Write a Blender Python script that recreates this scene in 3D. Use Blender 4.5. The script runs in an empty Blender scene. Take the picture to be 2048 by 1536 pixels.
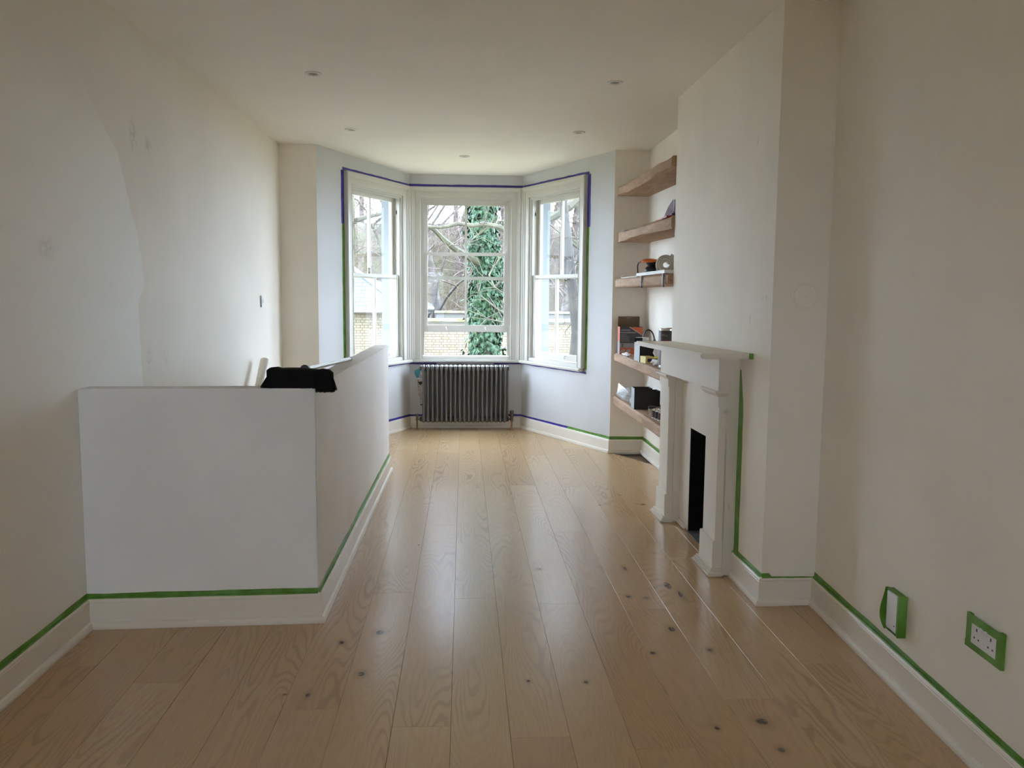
import bpy, bmesh, math, random
import numpy as np
from mathutils import Vector, Matrix, noise
random.seed(7)
sc = bpy.context.scene
C = sc.collection
PI = math.pi

# ------------------------------------------------------------------ camera
FPX, PITCH, YAW, ROLL, EYE = 1681.0792, 5.9895, 3.3151, 0.4981, 1.39
pi_, ya_, ro_ = (math.radians(a) for a in (PITCH, YAW, ROLL))
FW = Vector((math.sin(ya_)*math.cos(pi_), math.cos(ya_)*math.cos(pi_), -math.sin(pi_)))
rt_ = Vector((math.cos(ya_), -math.sin(ya_), 0)); up_ = rt_.cross(FW)
RT = rt_*math.cos(ro_) + up_*math.sin(ro_); UP = -rt_*math.sin(ro_) + up_*math.cos(ro_)
cam_d = bpy.data.cameras.new('camera'); cam_d.sensor_width = 36; cam_d.lens = FPX*36/2048
cam_d.clip_start = 0.05; cam_d.clip_end = 300
cam = bpy.data.objects.new('camera', cam_d); C.objects.link(cam)
m3 = Matrix((RT, UP, -FW)).transposed().to_4x4(); m3.translation = (0, 0, EYE)
cam.matrix_world = m3; sc.camera = cam
EYEV = Vector((0, 0, EYE))
def ray(px): return FW + RT*((px[0]-1024)/FPX) + UP*((768-px[1])/FPX)
def atY(px, y):
    d = ray(px); return EYEV + d*(y/d.y)
def atX(px, x):
    d = ray(px); return EYEV + d*(x/d.x)
def atZ(px, z):
    d = ray(px); return EYEV + d*((z-EYE)/d.z)

# ------------------------------------------------------------------ sky, light, exposure
SKY_STRENGTH = 12.0
world = bpy.data.worlds.new('overcast'); sc.world = world; world.use_nodes = True
wn = world.node_tree.nodes; wn['Background'].inputs[0].default_value = (0.775, 0.91, 1.13, 1)
wn['Background'].inputs[1].default_value = SKY_STRENGTH
sc.view_settings.view_transform = 'Standard'; sc.view_settings.look = 'None'
sc.view_settings.exposure = 0.53; sc.view_settings.gamma = 1.0; sc.view_settings.use_curve_mapping = False
cy = sc.cycles
cy.use_denoising = True; cy.max_bounces = 9; cy.diffuse_bounces = 7; cy.glossy_bounces = 3; cy.use_adaptive_sampling = True; cy.adaptive_threshold = 0.02; cy.transparent_max_bounces = 24
cy.sample_clamp_indirect = 30.0; cy.caustics_reflective = False; cy.caustics_refractive = False

# ------------------------------------------------------------------ room plan (metres)
XL = -1.5595; XC = 1.3551; YC0, YC1 = 3.6407, 5.42; YR = 3.6502
XA = 1.6026; YP = 7.3521; XPL, XPR = -1.25, 1.3014; XB0, XB1, YB = -0.5644, 0.6092, 8.7936
ZC = 2.648; ZCB = 2.617; YBACK = -2.6
def XR(y): return 1.6026 + 0.0458*(y-3.65)
HW = [(XL, 3.4727), (-0.6157, 3.512), (-0.5883, 6.6094)]; HWZ = 1.0; HWT = 0.1076
T = 0.24
nb = lambda a, b: (Vector((b[0]-a[0], b[1]-a[1]))).normalized()
WIN_BAY = [((XPL, YP), (XB0, YB), 0.52, 1.455), ((XB0, YB), (XB1, YB), 0.119, 1.050), ((XB1, YB), (XPR, YP), 0.142, 1.077)]
WZ0, WZ1 = 0.762, 2.382
BW = (-1.35, -0.42, 0.70, 2.0)   # rear window x0 x1 z0 z1

# ------------------------------------------------------------------ object helpers
def tag(o, label=None, cat=None, group=None, kind=None):
    if label: o['label'] = label
    if cat: o['category'] = cat
    if group: o['group'] = group
    if kind: o['kind'] = kind
    return o
def empty(name, loc=(0, 0, 0), rz=0.0, parent=None):
    o = bpy.data.objects.new(name, None); C.objects.link(o); o.location = loc; o.rotation_euler = (0, 0, rz)
    o.empty_display_size = 0.05
    if parent: o.parent = parent
    return o
class MB:
    def __init__(s): s.v = []; s.f = []
    def add(s, v, f):
        b = len(s.v); s.v += [tuple(x) for x in v]; s.f += [tuple(i+b for i in q) for q in f]; return s
    def box(s, x0, x1, y0, y1, z0, z1):
        v = [(x, y, z) for z in (z0, z1) for x, y in ((x0, y0), (x1, y0), (x1, y1), (x0, y1))]
        return s.add(v, [(3, 2, 1, 0), (4, 5, 6, 7), (0, 1, 5, 4), (1, 2, 6, 5), (2, 3, 7, 6), (3, 0, 4, 7)])
    def prism(s, pts, z0, z1):
        n = len(pts); v = [(p[0], p[1], z0) for p in pts] + [(p[0], p[1], z1) for p in pts]
        ar = sum(pts[i][0]*pts[(i+1) % n][1]-pts[(i+1) % n][0]*pts[i][1] for i in range(n))
        f = [tuple(range(n-1, -1, -1)), tuple(range(n, 2*n))] + [(i, (i+1) % n, n+(i+1) % n, n+i) for i in range(n)]
        if ar < 0: f = [tuple(reversed(q)) for q in f]
        return s.add(v, f)
    def tube(s, pts, rad, n=8, cap=True):
        pts = [Vector(p) for p in pts]
        if not hasattr(rad, '__len__'): rad = [rad]*len(pts)
        b = len(s.v); pr = None
        for i, p in enumerate(pts):
            t = (pts[min(i+1, len(pts)-1)]-pts[max(i-1, 0)]).normalized()
            if pr is None: pr = t.orthogonal().normalized()
            pr = (pr - t*pr.dot(t)).normalized(); q = t.cross(pr)
            for k in range(n):
                a = 2*PI*k/n; s.v.append(tuple(p + (pr*math.cos(a)+q*math.sin(a))*rad[i]))
        for i in range(len(pts)-1):
            for k in range(n):
                a = b+i*n+k; c = b+i*n+(k+1) % n; s.f.append((a, c, c+n, a+n))
        if cap:
            s.f.append(tuple(range(b+n-1, b-1, -1))); e = b+(len(pts)-1)*n; s.f.append(tuple(range(e, e+n)))
        return s
    def lathe(s, prof, n=20, c=(0, 0, 0), cap=True):
        b = len(s.v); m = len(prof)
        for r, z in prof:
            for k in range(n):
                a = 2*PI*k/n; s.v.append((c[0]+r*math.cos(a), c[1]+r*math.sin(a), c[2]+z))
        for i in range(m-1):
            for k in range(n):
                a = b+i*n+k; d = b+i*n+(k+1) % n; s.f.append((a, d, d+n, a+n))
        if cap: s.f.append(tuple(range(b+n-1, b-1, -1))); s.f.append(tuple(range(b+(m-1)*n, b+m*n)))
        return s
    def map(s, fn, start=0):
        s.v[start:] = [tuple(fn(Vector(p))) for p in s.v[start:]]; return s
    def mesh(s, name):
        me = bpy.data.meshes.new(name); me.from_pydata(s.v, [], s.f); me.update(); return me
    def obj(s, name, mat, parent=None, bevel=0, smooth=False, seg=2, fix=False):
        me = s.mesh(name)
        if bevel or fix:
            bm = bmesh.new(); bm.from_mesh(me)
            if fix: bmesh.ops.recalc_face_normals(bm, faces=bm.faces)
            if bevel:
                ed = [e for e in bm.edges if len(e.link_faces) == 2 and e.calc_face_angle(0) > 0.5]
                bmesh.ops.bevel(bm, geom=ed, offset=bevel, segments=seg, affect='EDGES', clamp_overlap=True)
            bm.to_mesh(me); bm.free()
        if mat: me.materials.append(mat)
        if smooth:
            for p in me.polygons: p.use_smooth = True
            try: me.set_sharp_from_angle(angle=math.radians(smooth if smooth is not True else 40))
            except Exception: pass
        o = bpy.data.objects.new(name, me); C.objects.link(o)
        if parent: o.parent = parent
        return o
def copy(o, parent=None, loc=None, rot=None):
    c = o.copy(); C.objects.link(c)
    if parent is not None: c.parent = parent
    if loc is not None: c.location = loc
    if rot is not None: c.rotation_euler = rot
    return c
def sweep(path, prof, fmap, side=1, ends=(None, None)):
    """planar mitred sweep; returns one MB per segment. prof: closed list of (offset, height)"""
    P = [Vector(p) for p in path]; n = len(P); segs = []
    nr = []
    for i in range(n-1):
        d = (P[i+1]-P[i]).normalized(); nr.append(Vector((-d.y, d.x))*side)
    def mit(i):
        if i == 0: return nr[0]
        if i == n-1: return nr[-1]
        return (nr[i-1]+nr[i])/(1+nr[i-1].dot(nr[i]))
    m = len(prof)
    for i in range(n-1):
        mb = MB(); v = []
        for j in (i, i+1):
            for a, h in prof:
                q = P[j] + mit(j)*a; v.append(fmap(q.x, q.y, h))
        f = [(k, (k+1) % m, m+(k+1) % m, m+k) for k in range(m)] + [tuple(range(m-1, -1, -1)), tuple(range(m, 2*m))]
        mb.add(v, f); segs.append(mb)
    return segs

# ------------------------------------------------------------------ materials
def M(name, col, rough=0.5, metal=0.0, spec=0.5, **k):
    m = bpy.data.materials.new(name); m.use_nodes = True
    b = m.node_tree.nodes['Principled BSDF']
    b.inputs['Base Color'].default_value = (*col, 1); b.inputs['Roughness'].default_value = rough
    b.inputs['Metallic'].default_value = metal; b.inputs['Specular IOR Level'].default_value = spec
    for a, v in k.items(): b.inputs[a.replace('_', ' ')].default_value = v
    return m
class NT:
    def __init__(s, m): s.t = m.node_tree; s.n = s.t.nodes; s.l = s.t.links; s.b = s.n.get('Principled BSDF')
    def new(s, typ, ins=None, **props):
        x = s.n.new('ShaderNode'+typ)
        for k, v in props.items(): setattr(x, k, v)
        for k, v in (ins or {}).items(): s.set(x, k, v)
        return x
    def set(s, x, k, v):
        i = x.inputs[k]
        if isinstance(v, bpy.types.NodeSocket): s.l.new(v, i)
        elif hasattr(v, 'outputs'): s.l.new(v.outputs[0], i)
        else: i.default_value = v
    def math(s, op, a, b=0.0, c=0.0, clamp=False):
        x = s.new('Math', {0: a, 1: b, 2: c}, operation=op); x.use_clamp = clamp; return x.outputs[0]
    def mix(s, f, a, b, blend='MIX'):
        x = s.new('Mix', {0: f}, data_type='RGBA', blend_type=blend); s.set(x, 6, a); s.set(x, 7, b); return x.outputs[2]
    def noise(s, vec, scale, detail=3, rough=0.55):
        return s.new('TexNoise', {'Vector': vec, 'Scale': scale, 'Detail': detail, 'Roughness': rough}).outputs[0]
    def ramp(s, f, stops):
        x = s.new('ValToRGB', {0: f}); e = x.color_ramp.elements
        while len(e) < len(stops): e.new(0.5)
        for q, (p, c) in zip(e, stops): q.position = p; q.color = (*c, 1) if len(c) == 3 else c
        return x.outputs[0]
    def bump(s, h, strength, dist=0.01):
        x = s.new('Bump', {'Height': h, 'Strength': strength, 'Distance': dist}); s.l.new(x.outputs[0], s.b.inputs['Normal'])
    def pos(s): return s.new('NewGeometry').outputs['Position']
    def smooth(s, v, a, b):
        x = s.new('MapRange', {0: v, 1: a, 2: b, 3: 0.0, 4: 1.0}); x.interpolation_type = 'SMOOTHSTEP'; x.clamp = True; return x.outputs[0]
    def spot(s, pos, c, r, soft=0.35):
        d = s.new('VectorMath', {0: pos, 1: c}, operation='SUBTRACT')
        d2 = s.new('VectorMath', {0: d.outputs[0], 1: tuple(1/q for q in r)}, operation='MULTIPLY')
        ln = s.new('VectorMath', {0: d2.outputs[0]}, operation='LENGTH')
        return s.smooth(ln.outputs['Value'], 1.0, soft)

def paint(name, col, rough=0.62, spots=(), bump=0.04, var=0.03):
    m = M(name, col, rough, spec=0.3); n = NT(m); p = n.pos()
    c = n.mix(n.smooth(n.noise(p, 1.7, 4), 0.35, 0.7), (*[x*(1-var) for x in col], 1), (*[min(1, x*(1+var)) for x in col], 1))
    for cc, r, k, sc_ in spots:
        f = n.spot(p, cc, r, 0.2)
        f = n.math('MULTIPLY', f, n.math('MULTIPLY', n.smooth(n.noise(p, 30, 3), 0.35, 0.6), k))
        c = n.mix(f, c, (*sc_, 1))
    n.l.new(c, n.b.inputs['Base Color'])
    n.bump(n.noise(p, 160, 2), bump, 0.004)
    return m
WALL = (0.92, 0.872, 0.785)
GREY = (0.42, 0.40, 0.36)
ceil_m = paint('ceiling_paint', (0.90, 0.865, 0.80), var=0.015)
wall_m = paint('wall_paint', WALL)
bay_m = paint('bay_wall_dimmed', (0.615, 0.625, 0.635))  # wall colour darkened to hold down the bright daylight in the bay
chim_m = paint('chimney_paint', WALL, spots=[((XC, 3.769, 1.392), (.05, .015, .02), .5, GREY), ((XC, 3.72, 1.388), (.05, .018, .02), .4, GREY),
     ((XC, 3.925, 1.286), (.05, .012, .03), .45, GREY), ((XC, 3.909, 2.116), (.05, .012, .03), .5, GREY), ((XC, 4.7, 1.32), (.05, .02, .015), .3, GREY)])
part_m = paint('partition_paint', (0.90, 0.90, 0.895))
outw_m = paint('outside_masonry_paint', (0.20, 0.222, 0.24), var=0.02)
trim_m = paint('cream_eggshell', (0.83, 0.78, 0.69), 0.38, var=0.015, bump=0.02)
sash_m = paint('sash_paint_dimmed', (0.585, 0.565, 0.515), 0.35, var=0.01, bump=0.02)  # trim colour darkened as well, offsetting the strong light at the windows
surr_m = paint('surround_paint', (0.82, 0.765, 0.675), 0.42, bump=0.05, var=0.02,
     spots=[((1.26, 4.6, 1.0), (.1, .035, .006), .4, (.95, .92, .86)), ((1.30, 4.05, .83), (.03, .03, .02), .5, (.35, .28, .2)), ((1.32, 4.05, .35), (.01, .03, .03), .7, (.3, .25, .2))])
# left wall with a fresher patch whose edge curves down the wall
leftw_m = M('left_wall_paint', WALL, 0.62, spec=0.3); n = NT(leftw_m); p = n.pos()
sx = n.new('SeparateXYZ', {0: p}); zf = n.new('MapRange', {0: sx.outputs[2], 1: 0.9, 2: 2.4, 3: 0.0, 4: 1.0}).outputs[0]
fc = n.new('FloatCurve', {1: zf}); cv = fc.mapping.curves[0]
bz = [(0.9, 4.17), (1.041, 4.16), (1.259, 4.15), (1.36, 4.165), (1.39, 4.20), (1.427, 4.235), (1.55, 4.21), (1.664, 4.171), (1.775, 4.103), (2.017, 3.972), (2.157, 3.753), (2.238, 3.666), (2.4, 3.45)]
pts = [((z-0.9)/1.5, y-3.4) for z, y in bz]
cv.points[0].location = pts[0]; cv.points[-1].location = pts[-1]
for q in pts[1:-1]: cv.points.new(*q)
for q in cv.points: q.handle_type = 'VECTOR'
fc.mapping.update()
edge = n.math('ADD', n.math('ADD', fc.outputs[0], 3.4), n.math('MULTIPLY', n.math('SUBTRACT', n.noise(p, 14, 3), 0.5), 0.05))
inside = n.smooth(n.math('SUBTRACT', edge, sx.outputs[1]), -0.004, 0.006)
inside = n.math('MULTIPLY', inside, n.smooth(sx.outputs[2], 2.35, 1.9))
inside = n.math('MULTIPLY', inside, n.smooth(sx.outputs[1], 2.2, 3.7))
base = n.mix(n.smooth(n.noise(p, 1.3, 4), 0.35, 0.7), (*[x*.915 for x in WALL], 1), (*[x*.965 for x in WALL], 1))
c = n.mix(n.math('MULTIPLY', inside, 1.0), base, (0.94, 0.94, 0.90, 1))
for cc, r, k in [((XL, 4.156, 2.128), (.1, .06, .11), .45), ((XL, 4.344, 2.115), (.1, .07, .06), .4), ((XL, 3.284, 1.555), (.1, .10, .06), .3), ((XL, 4.26, 1.06), (.1, .05, .09), .3), ((XL, 4.5, 1.06), (.1, .05, .06), .25)]:
    c = n.mix(n.math('MULTIPLY', n.math('MULTIPLY', n.spot(p, cc, r, 0.1), n.smooth(n.noise(p, 25, 4), 0.4, 0.6)), k), c, (*GREY, 1))
n.l.new(c, n.b.inputs['Base Color']); n.bump(n.noise(p, 160, 2), 0.04, 0.004)

# oak boards
KNOTS = [(-.342, 3.376, .020, .03), (-.374, 2.993, .016, .022), (-.487, 3.281, .012, .02), (.446, 2.897, .010, .012), (.388, 4.166, .014, .014), (.978, 3.154, .013, .02),
         (.877, 3.369, .016, .03), (.986, 2.591, .024, .026), (.771, 3.758, .014, .018), (.848, 3.735, .012, .014), (1.208, 5.485, .02, .02), (.238, 2.913, .008, .010), (-.539, 2.836, .010, .02),
         (1.022, 3.769, .012, .06), (.745, 3.135, .014, .016), (.825, 2.555, .010, .014), (.985, 2.416, .014, .018), (.831, 4.161, .010, .03), (.915, 5.478, .008, .012), (1.103, 5.758, .010, .012),
         (-.62, 2.84, .01, .014), (-.25, 4.6, .01, .012), (.99, 3.9, .02, .06)]
oak_m = M('oiled_oak', (0.4, 0.28, 0.17), 0.42, spec=0.75); n = NT(oak_m); p = n.pos()
rnd = n.new('ObjectInfo').outputs['Random']
sx = n.new('SeparateXYZ', {0: p})
off = n.math('MULTIPLY', rnd, 37.0)
vec = n.new('CombineXYZ', {0: n.math('ADD', sx.outputs[0], off), 1: n.math('ADD', n.math('MULTIPLY', sx.outputs[1], 0.11), off), 2: off}).outputs[0]
warp = n.noise(vec, 4.2, 1.5, 0.45)
big = n.noise(n.new('CombineXYZ', {0: n.math('ADD', sx.outputs[0], off), 1: n.math('ADD', n.math('MULTIPLY', sx.outputs[1], 0.35), off), 2: 0.0}).outputs[0], 9.0, 3, 0.6)
ring = n.math('SINE', n.math('ADD', n.math('MULTIPLY', warp, 290.0), n.math('MULTIPLY', big, 13.0)))
ring = n.math('MULTIPLY', n.smooth(ring, 0.0, 1.0), n.math('ADD', 0.18, n.math('MULTIPLY', n.smooth(n.noise(n.new('CombineXYZ', {0: n.math('ADD', n.math('MULTIPLY', sx.outputs[0], 2.2), off), 1: n.math('MULTIPLY', sx.outputs[1], 0.5), 2: off}).outputs[0], 1.7, 2), 0.42, 0.68), 0.82)))
fine = n.noise(n.new('CombineXYZ', {0: n.math('MULTIPLY', sx.outputs[0], 1.0), 1: n.math('MULTIPLY', sx.outputs[1], 0.03), 2: off}).outputs[0], 240.0, 3, 0.7)
fine = n.smooth(fine, 0.38, 0.7)
tone = n.ramp(rnd, [(0.0, (0.61, 0.43, 0.245)), (0.35, (0.56, 0.37, 0.195)), (0.7, (0.595, 0.40, 0.215)), (1.0, (0.51, 0.32, 0.165))])
c = n.mix(n.math('MULTIPLY', ring, 0.5), tone, (0.33, 0.21, 0.115, 1))
c = n.mix(n.math('MULTIPLY', fine, 0.20), c, (0.33, 0.21, 0.12, 1))
pale = n.smooth(n.noise(vec, 1.4, 2), 0.5, 0.75)
c = n.mix(n.math('MULTIPLY', pale, 0.18), c, (0.62, 0.49, 0.34, 1))
ks = None
for x, y, rx, ry in KNOTS:
    for (k, s0) in ((1.0, 0.55),):
        f = n.spot(p, (x, y, 0), (rx, ry, 1.0), s0); ks = f if ks is None else n.math('MAXIMUM', ks, f)
halo = None
for x, y, rx, ry in KNOTS[:19]:
    f = n.spot(p, (x, y, 0), (rx*2.6, ry*3.0, 1.0), 0.1); halo = f if halo is None else n.math('MAXIMUM', halo, f)
c = n.mix(n.math('MULTIPLY', halo, 0.33), c, (0.20, 0.115, 0.06, 1))
c = n.mix(n.math('MULTIPLY', n.math('MULTIPLY', ks, n.smooth(n.noise(p, 45, 3), 0.25, 0.55)), 0.9), c, (0.045, 0.037, 0.035, 1))
n.l.new(c, n.b.inputs['Base Color'])
n.l.new(n.math('SUBTRACT', 0.225, n.math('MULTIPLY', ring, 0.03)), n.b.inputs['Roughness'])
n.bump(fine, 0.02, 0.001)
gap_m = M('board_gap', (0.20, 0.135, 0.085), 0.8)

# reclaimed timber
def timber(name, a, b, dark):
    m = M(name, a, 0.7, spec=0.25); n = NT(m); p = n.pos()
    sx = n.new('SeparateXYZ', {0: p}); rnd = n.math('MULTIPLY', n.new('ObjectInfo').outputs['Random'], 19.0)
    v = n.new('CombineXYZ', {0: sx.outputs[0], 1: n.math('ADD', n.math('MULTIPLY', sx.outputs[1], 0.14), rnd), 2: sx.outputs[2]}).outputs[0]
    c = n.mix(n.smooth(n.noise(v, 26, 5, 0.65), 0.3, 0.7), (*a, 1), (*b, 1))
    c = n.mix(n.math('MULTIPLY', n.smooth(n.noise(v, 120, 3), 0.5, 0.75), 0.4), c, (*dark, 1))
    holes = n.new('TexVoronoi', {'Vector': n.new('VectorMath', {0: p, 1: (1, 1, 1)}, operation='MULTIPLY').outputs[0], 'Scale': 38.0}).outputs['Distance']
    hm = n.math('MULTIPLY', n.smooth(holes, 0.20, 0.10), n.smooth(n.noise(p, 9, 2), 0.52, 0.6))
    c = n.mix(hm, c, (0.03, 0.02, 0.015, 1))
    n.l.new(c, n.b.inputs['Base Color']); n.bump(n.noise(v, 60, 4), 0.35, 0.006)
    return m
shelf_m = timber('reclaimed_timber', (0.50, 0.345, 0.235), (0.385, 0.25, 0.16), (0.19, 0.11, 0.065))

glass_m = bpy.data.materials.new('window_glass'); glass_m.use_nodes = True; n = NT(glass_m); n.n.clear()
out = n.new('OutputMaterial'); tr = n.new('BsdfTransparent', {0: (0.97, 0.985, 0.98, 1)}); gl = n.new('BsdfGlossy', {'Roughness': 0.02, 'Color': (1, 1, 1, 1)})
fz = n.new('LayerWeight', {0: 0.5}).outputs['Facing']; fr = n.math('ADD', 0.04, n.math('MULTIPLY', n.math('POWER', fz, 5.0), 0.9))
fr = n.math('MULTIPLY', fr, n.math('SUBTRACT', 1.0, n.new('NewGeometry').outputs['Backfacing'])); mx = n.new('MixShader', {0: n.math('MULTIPLY', fr, 0.16)}); n.l.new(tr.outputs[0], mx.inputs[1]); n.l.new(gl.outputs[0], mx.inputs[2]); n.l.new(mx.outputs[0], out.inputs[0])
jar_m = M('jar_glass', (0.9, 0.93, 0.93), 0.05, Transmission_Weight=0.9)

def tapem(name, a, b):
    m = M(name, a, 0.45, spec=0.4); n = NT(m); p = n.pos()
    c = n.mix(n.smooth(n.noise(p, 12, 4), 0.35, 0.65), (*a, 1), (*b, 1)); n.l.new(c, n.b.inputs['Base Color']); n.bump(n.noise(p, 90, 2), 0.2, 0.002); return m
green_m = tapem('green_masking_tape', (0.095, 0.255, 0.016), (0.155, 0.35, 0.07))
purple_m = tapem('violet_masking_tape', (0.045, 0.03, 0.26), (0.06, 0.045, 0.34))
steel_m = M('raw_steel', (0.17, 0.162, 0.152), 0.36, 0.8)
bronze_m = M('aged_bronze', (0.20, 0.15, 0.11), 0.38, 0.9)
copper_m = M('dull_copper', (0.42, 0.20, 0.12), 0.4, 0.9)
chrome_m = M('brushed_chrome', (0.5, 0.5, 0.51), 0.22, 1.0)
black_m = M('black_plastic', (0.012, 0.012, 0.013), 0.5)
matblack_m = M('matt_black_card', (0.02, 0.02, 0.019), 0.75)
soot_m = M('soot', (0.008, 0.008, 0.008), 0.95, spec=0.1)
slatehearth_m = M('dark_hearth_slate', (0.09, 0.09, 0.095), 0.6)
white_m = M('white_plastic', (0.80, 0.80, 0.80), 0.35)
offw_m = M('offwhite_card', (0.75, 0.74, 0.72), 0.6)
lgrey_m = M('light_grey_card', (0.42, 0.45, 0.47), 0.55)
dgrey_m = M('dark_grey_print', (0.045, 0.043, 0.045), 0.5)
mgrey_m = M('mid_grey_print', (0.30, 0.29, 0.30), 0.5)
orange_m = M('orange_print', (0.62, 0.13, 0.05), 0.5)
sorange_m = M('orange_plastic', (0.70, 0.17, 0.03), 0.4)
kraft_m = M('kraft_board', (0.16, 0.10, 0.055), 0.8)
yellow_m = M('yellow_card', (0.75, 0.62, 0.18), 0.5)
yellow2_m = M('bright_yellow_print', (0.70, 0.62, 0.02), 0.45)
red_m = M('red_packet', (0.38, 0.05, 0.035), 0.4)
mauve_m = M('mauve_film', (0.36, 0.31, 0.42), 0.3)
navy_m = M('navy_plastic', (0.03, 0.025, 0.12), 0.4)
hose_m = M('ribbed_beige_hose', (0.62, 0.57, 0.49), 0.5)
teal_m = M('teal_print', (0.04, 0.26, 0.33), 0.5)
paper_m = M('white_paper', (0.82, 0.82, 0.86), 0.6)
bag_m = M('thin_clear_polythene', (0.85, 0.88, 0.9), 0.25, Transmission_Weight=0.55, Alpha=0.55)
news_m = M('newsprint', (0.50, 0.47, 0.43), 0.8)
n = NT(news_m); c = n.mix(n.smooth(n.noise(n.pos(), 60, 4), 0.45, 0.6), (0.55, 0.52, 0.48, 1), (0.36, 0.34, 0.31, 1)); n.l.new(c, n.b.inputs['Base Color'])
tinlabel_m = M('tin_label', (0.022, 0.026, 0.028), 0.4)
maroon_m = M('maroon_print', (0.09, 0.025, 0.025), 0.4)
tin_m = M('tin_metal', (0.75, 0.75, 0.75), 0.18, 1.0)
recess_m = M('lamp_recess', (0.16, 0.15, 0.14), 0.5)
lamp_m = M('lamp_white_metal', (0.80, 0.79, 0.76), 0.35)

# ------------------------------------------------------------------ walls, ceiling
def st(o, label=None):
    o['kind'] = 'structure'
    if label: o['label'] = label
    return o
TOP = 2.85
st(MB().box(XL-0.3, XL, YBACK-T, YP+0.1, -2.6, TOP).obj('wall_left', leftw_m), 'long plain off-white wall on the left side of the room')
r0 = XR(YBACK-T)
st(MB().prism([(r0, YBACK-T), (XR(YR), YR), (XR(YR), YR+0.3), (2.1, YR+0.3), (2.1, YBACK-T)], -0.1, TOP).obj('wall_right', wall_m), 'off-white right wall nearest the camera with sockets low down')
# chimney breast with the fireplace recess
FO = (4.44, 4.845, 0.632)      # opening y0 y1 top
ch = MB().box(XC, 1.95, YC0, FO[0], -0.1, TOP).box(XC, 1.95, FO[1], YC1, -0.1, TOP).box(XC, 1.95, FO[0], FO[1], FO[2], TOP)
chim = st(ch.obj('wall_chimney', chim_m), 'projecting off-white chimney breast on the right')
MB().box(1.75, 1.9, FO[0], FO[1], -0.1, FO[2]).box(1.343, 1.75, FO[0]-.0, FO[0]+.012, 0.0, FO[2]).box(1.343, 1.75, FO[1]-.012, FO[1], 0.0, FO[2]).box(1.343, 1.75, FO[0], FO[1], FO[2]-.012, FO[2]).obj('fireback', soot_m, chim)
MB().box(XC-.02, 1.76, FO[0], FO[1], -0.1, 0.004).obj('hearth_slab', slatehearth_m, chim)
st(MB().box(XA, XA+.35, YC1-.05, YP+.35, -0.1, TOP).obj('wall_alcove', wall_m), 'off-white back wall of the shelved alcove')
def outer(a, b, c):   # mitred outer corner at b
    d1, d2 = nb(a, b), nb(b, c); n1 = Vector((-d1.y, d1.x)); n2 = Vector((-d2.y, d2.x))
    return Vector(b) + (n1+n2)/(1+n1.dot(n2))*T
pl = [(XL, YP), (XPL, YP), (XB0, YB), (XB1, YB), (XPR, YP), (XA, YP)]
oc = {0: Vector((XL-.3, YP+T)), 1: outer(*pl[0:3]), 2: outer(*pl[1:4]), 3: outer(*pl[2:5]), 4: outer(*pl[3:6]), 5: Vector((XA+.3, YP+T))}
for nm, a, lb in (('wall_pier_left', 0, 'narrow off-white pier beside the left bay window'), ('wall_pier_right', 4, 'narrow off-white pier between bay and alcove')):
    st(MB().prism([pl[a], pl[a+1], oc[a+1], oc[a]], -0.1, TOP).obj(nm, wall_m), lb)
for k, (nm, (a, b, u0, u1)) in enumerate(zip(('wall_bay_left', 'wall_bay_center', 'wall_bay_right'), WIN_BAY)):
    d = nb(a, b); nn = Vector((-d.y, d.x)); A = Vector(a); B = Vector(b)
    i0, i1, o0, o1 = A+d*u0, A+d*u1, A+d*u0+nn*T, A+d*u1+nn*T
    mb = MB().prism([A, i0, o0, oc[k+1]], -0.1, TOP).prism([i1, B, oc[k+2], o1], -0.1, TOP).prism([i0, i1, o1, o0], -0.1, WZ0-.03).prism([i0, i1, o1, o0], WZ1, TOP)
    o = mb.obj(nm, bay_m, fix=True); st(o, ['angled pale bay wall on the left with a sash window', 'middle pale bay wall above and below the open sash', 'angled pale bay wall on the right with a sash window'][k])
    o.data.materials.append(outw_m)
    for pg in o.data.polygons:
        c2 = Vector((pg.center.x, pg.center.y)); w = (c2-A).dot(nn)
        if w > 0.03: pg.material_index = 1
x0, x1, z0, z1 = BW
st(MB().box(XL-.3, x0, YBACK-T, YBACK, -0.1, TOP).box(x1, 2.1, YBACK-T, YBACK, -0.1, TOP).box(x0, x1, YBACK-T, YBACK, -0.1, z0).box(x0, x1, YBACK-T, YBACK, z1, TOP).obj('wall_back', wall_m), 'plain off-white wall behind the camera with a window')
st(MB().prism([(XL-.3, YBACK-T), (2.1, YBACK-T), (2.1, YP), (XL-.3, YP)], ZC, TOP+.1).add(
    [(XL-.2, YP, ZC), (2.0, YP, ZC), (2.0, YB+.5, ZCB-.01), (XL-.2, YB+.5, ZCB-.01), (XL-.2, YP, TOP+.1), (2.0, YP, TOP+.1), (2.0, YB+.5, TOP+.1), (XL-.2, YB+.5, TOP+.1)],
    [(3, 2, 1, 0), (4, 5, 6, 7), (0, 1, 5, 4), (1, 2, 6, 5), (2, 3, 7, 6), (3, 0, 4, 7)]).obj('ceiling', ceil_m), 'smooth off-white ceiling running into the bay')
# half-height stair wall
p0, p1, p2 = HW
st(MB().prism([p0, p1, (p1[0]-HWT, p1[1]+HWT), (XL, p0[1]+HWT)], -0.1, HWZ).prism([p1, p2, (p2[0]-HWT, p2[1]), (p1[0]-HWT, p1[1]+HWT)], -0.1, HWZ).obj('wall_partition', part_m, bevel=0.004), 'half-height pale plastered wall around the stairwell')
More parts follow.
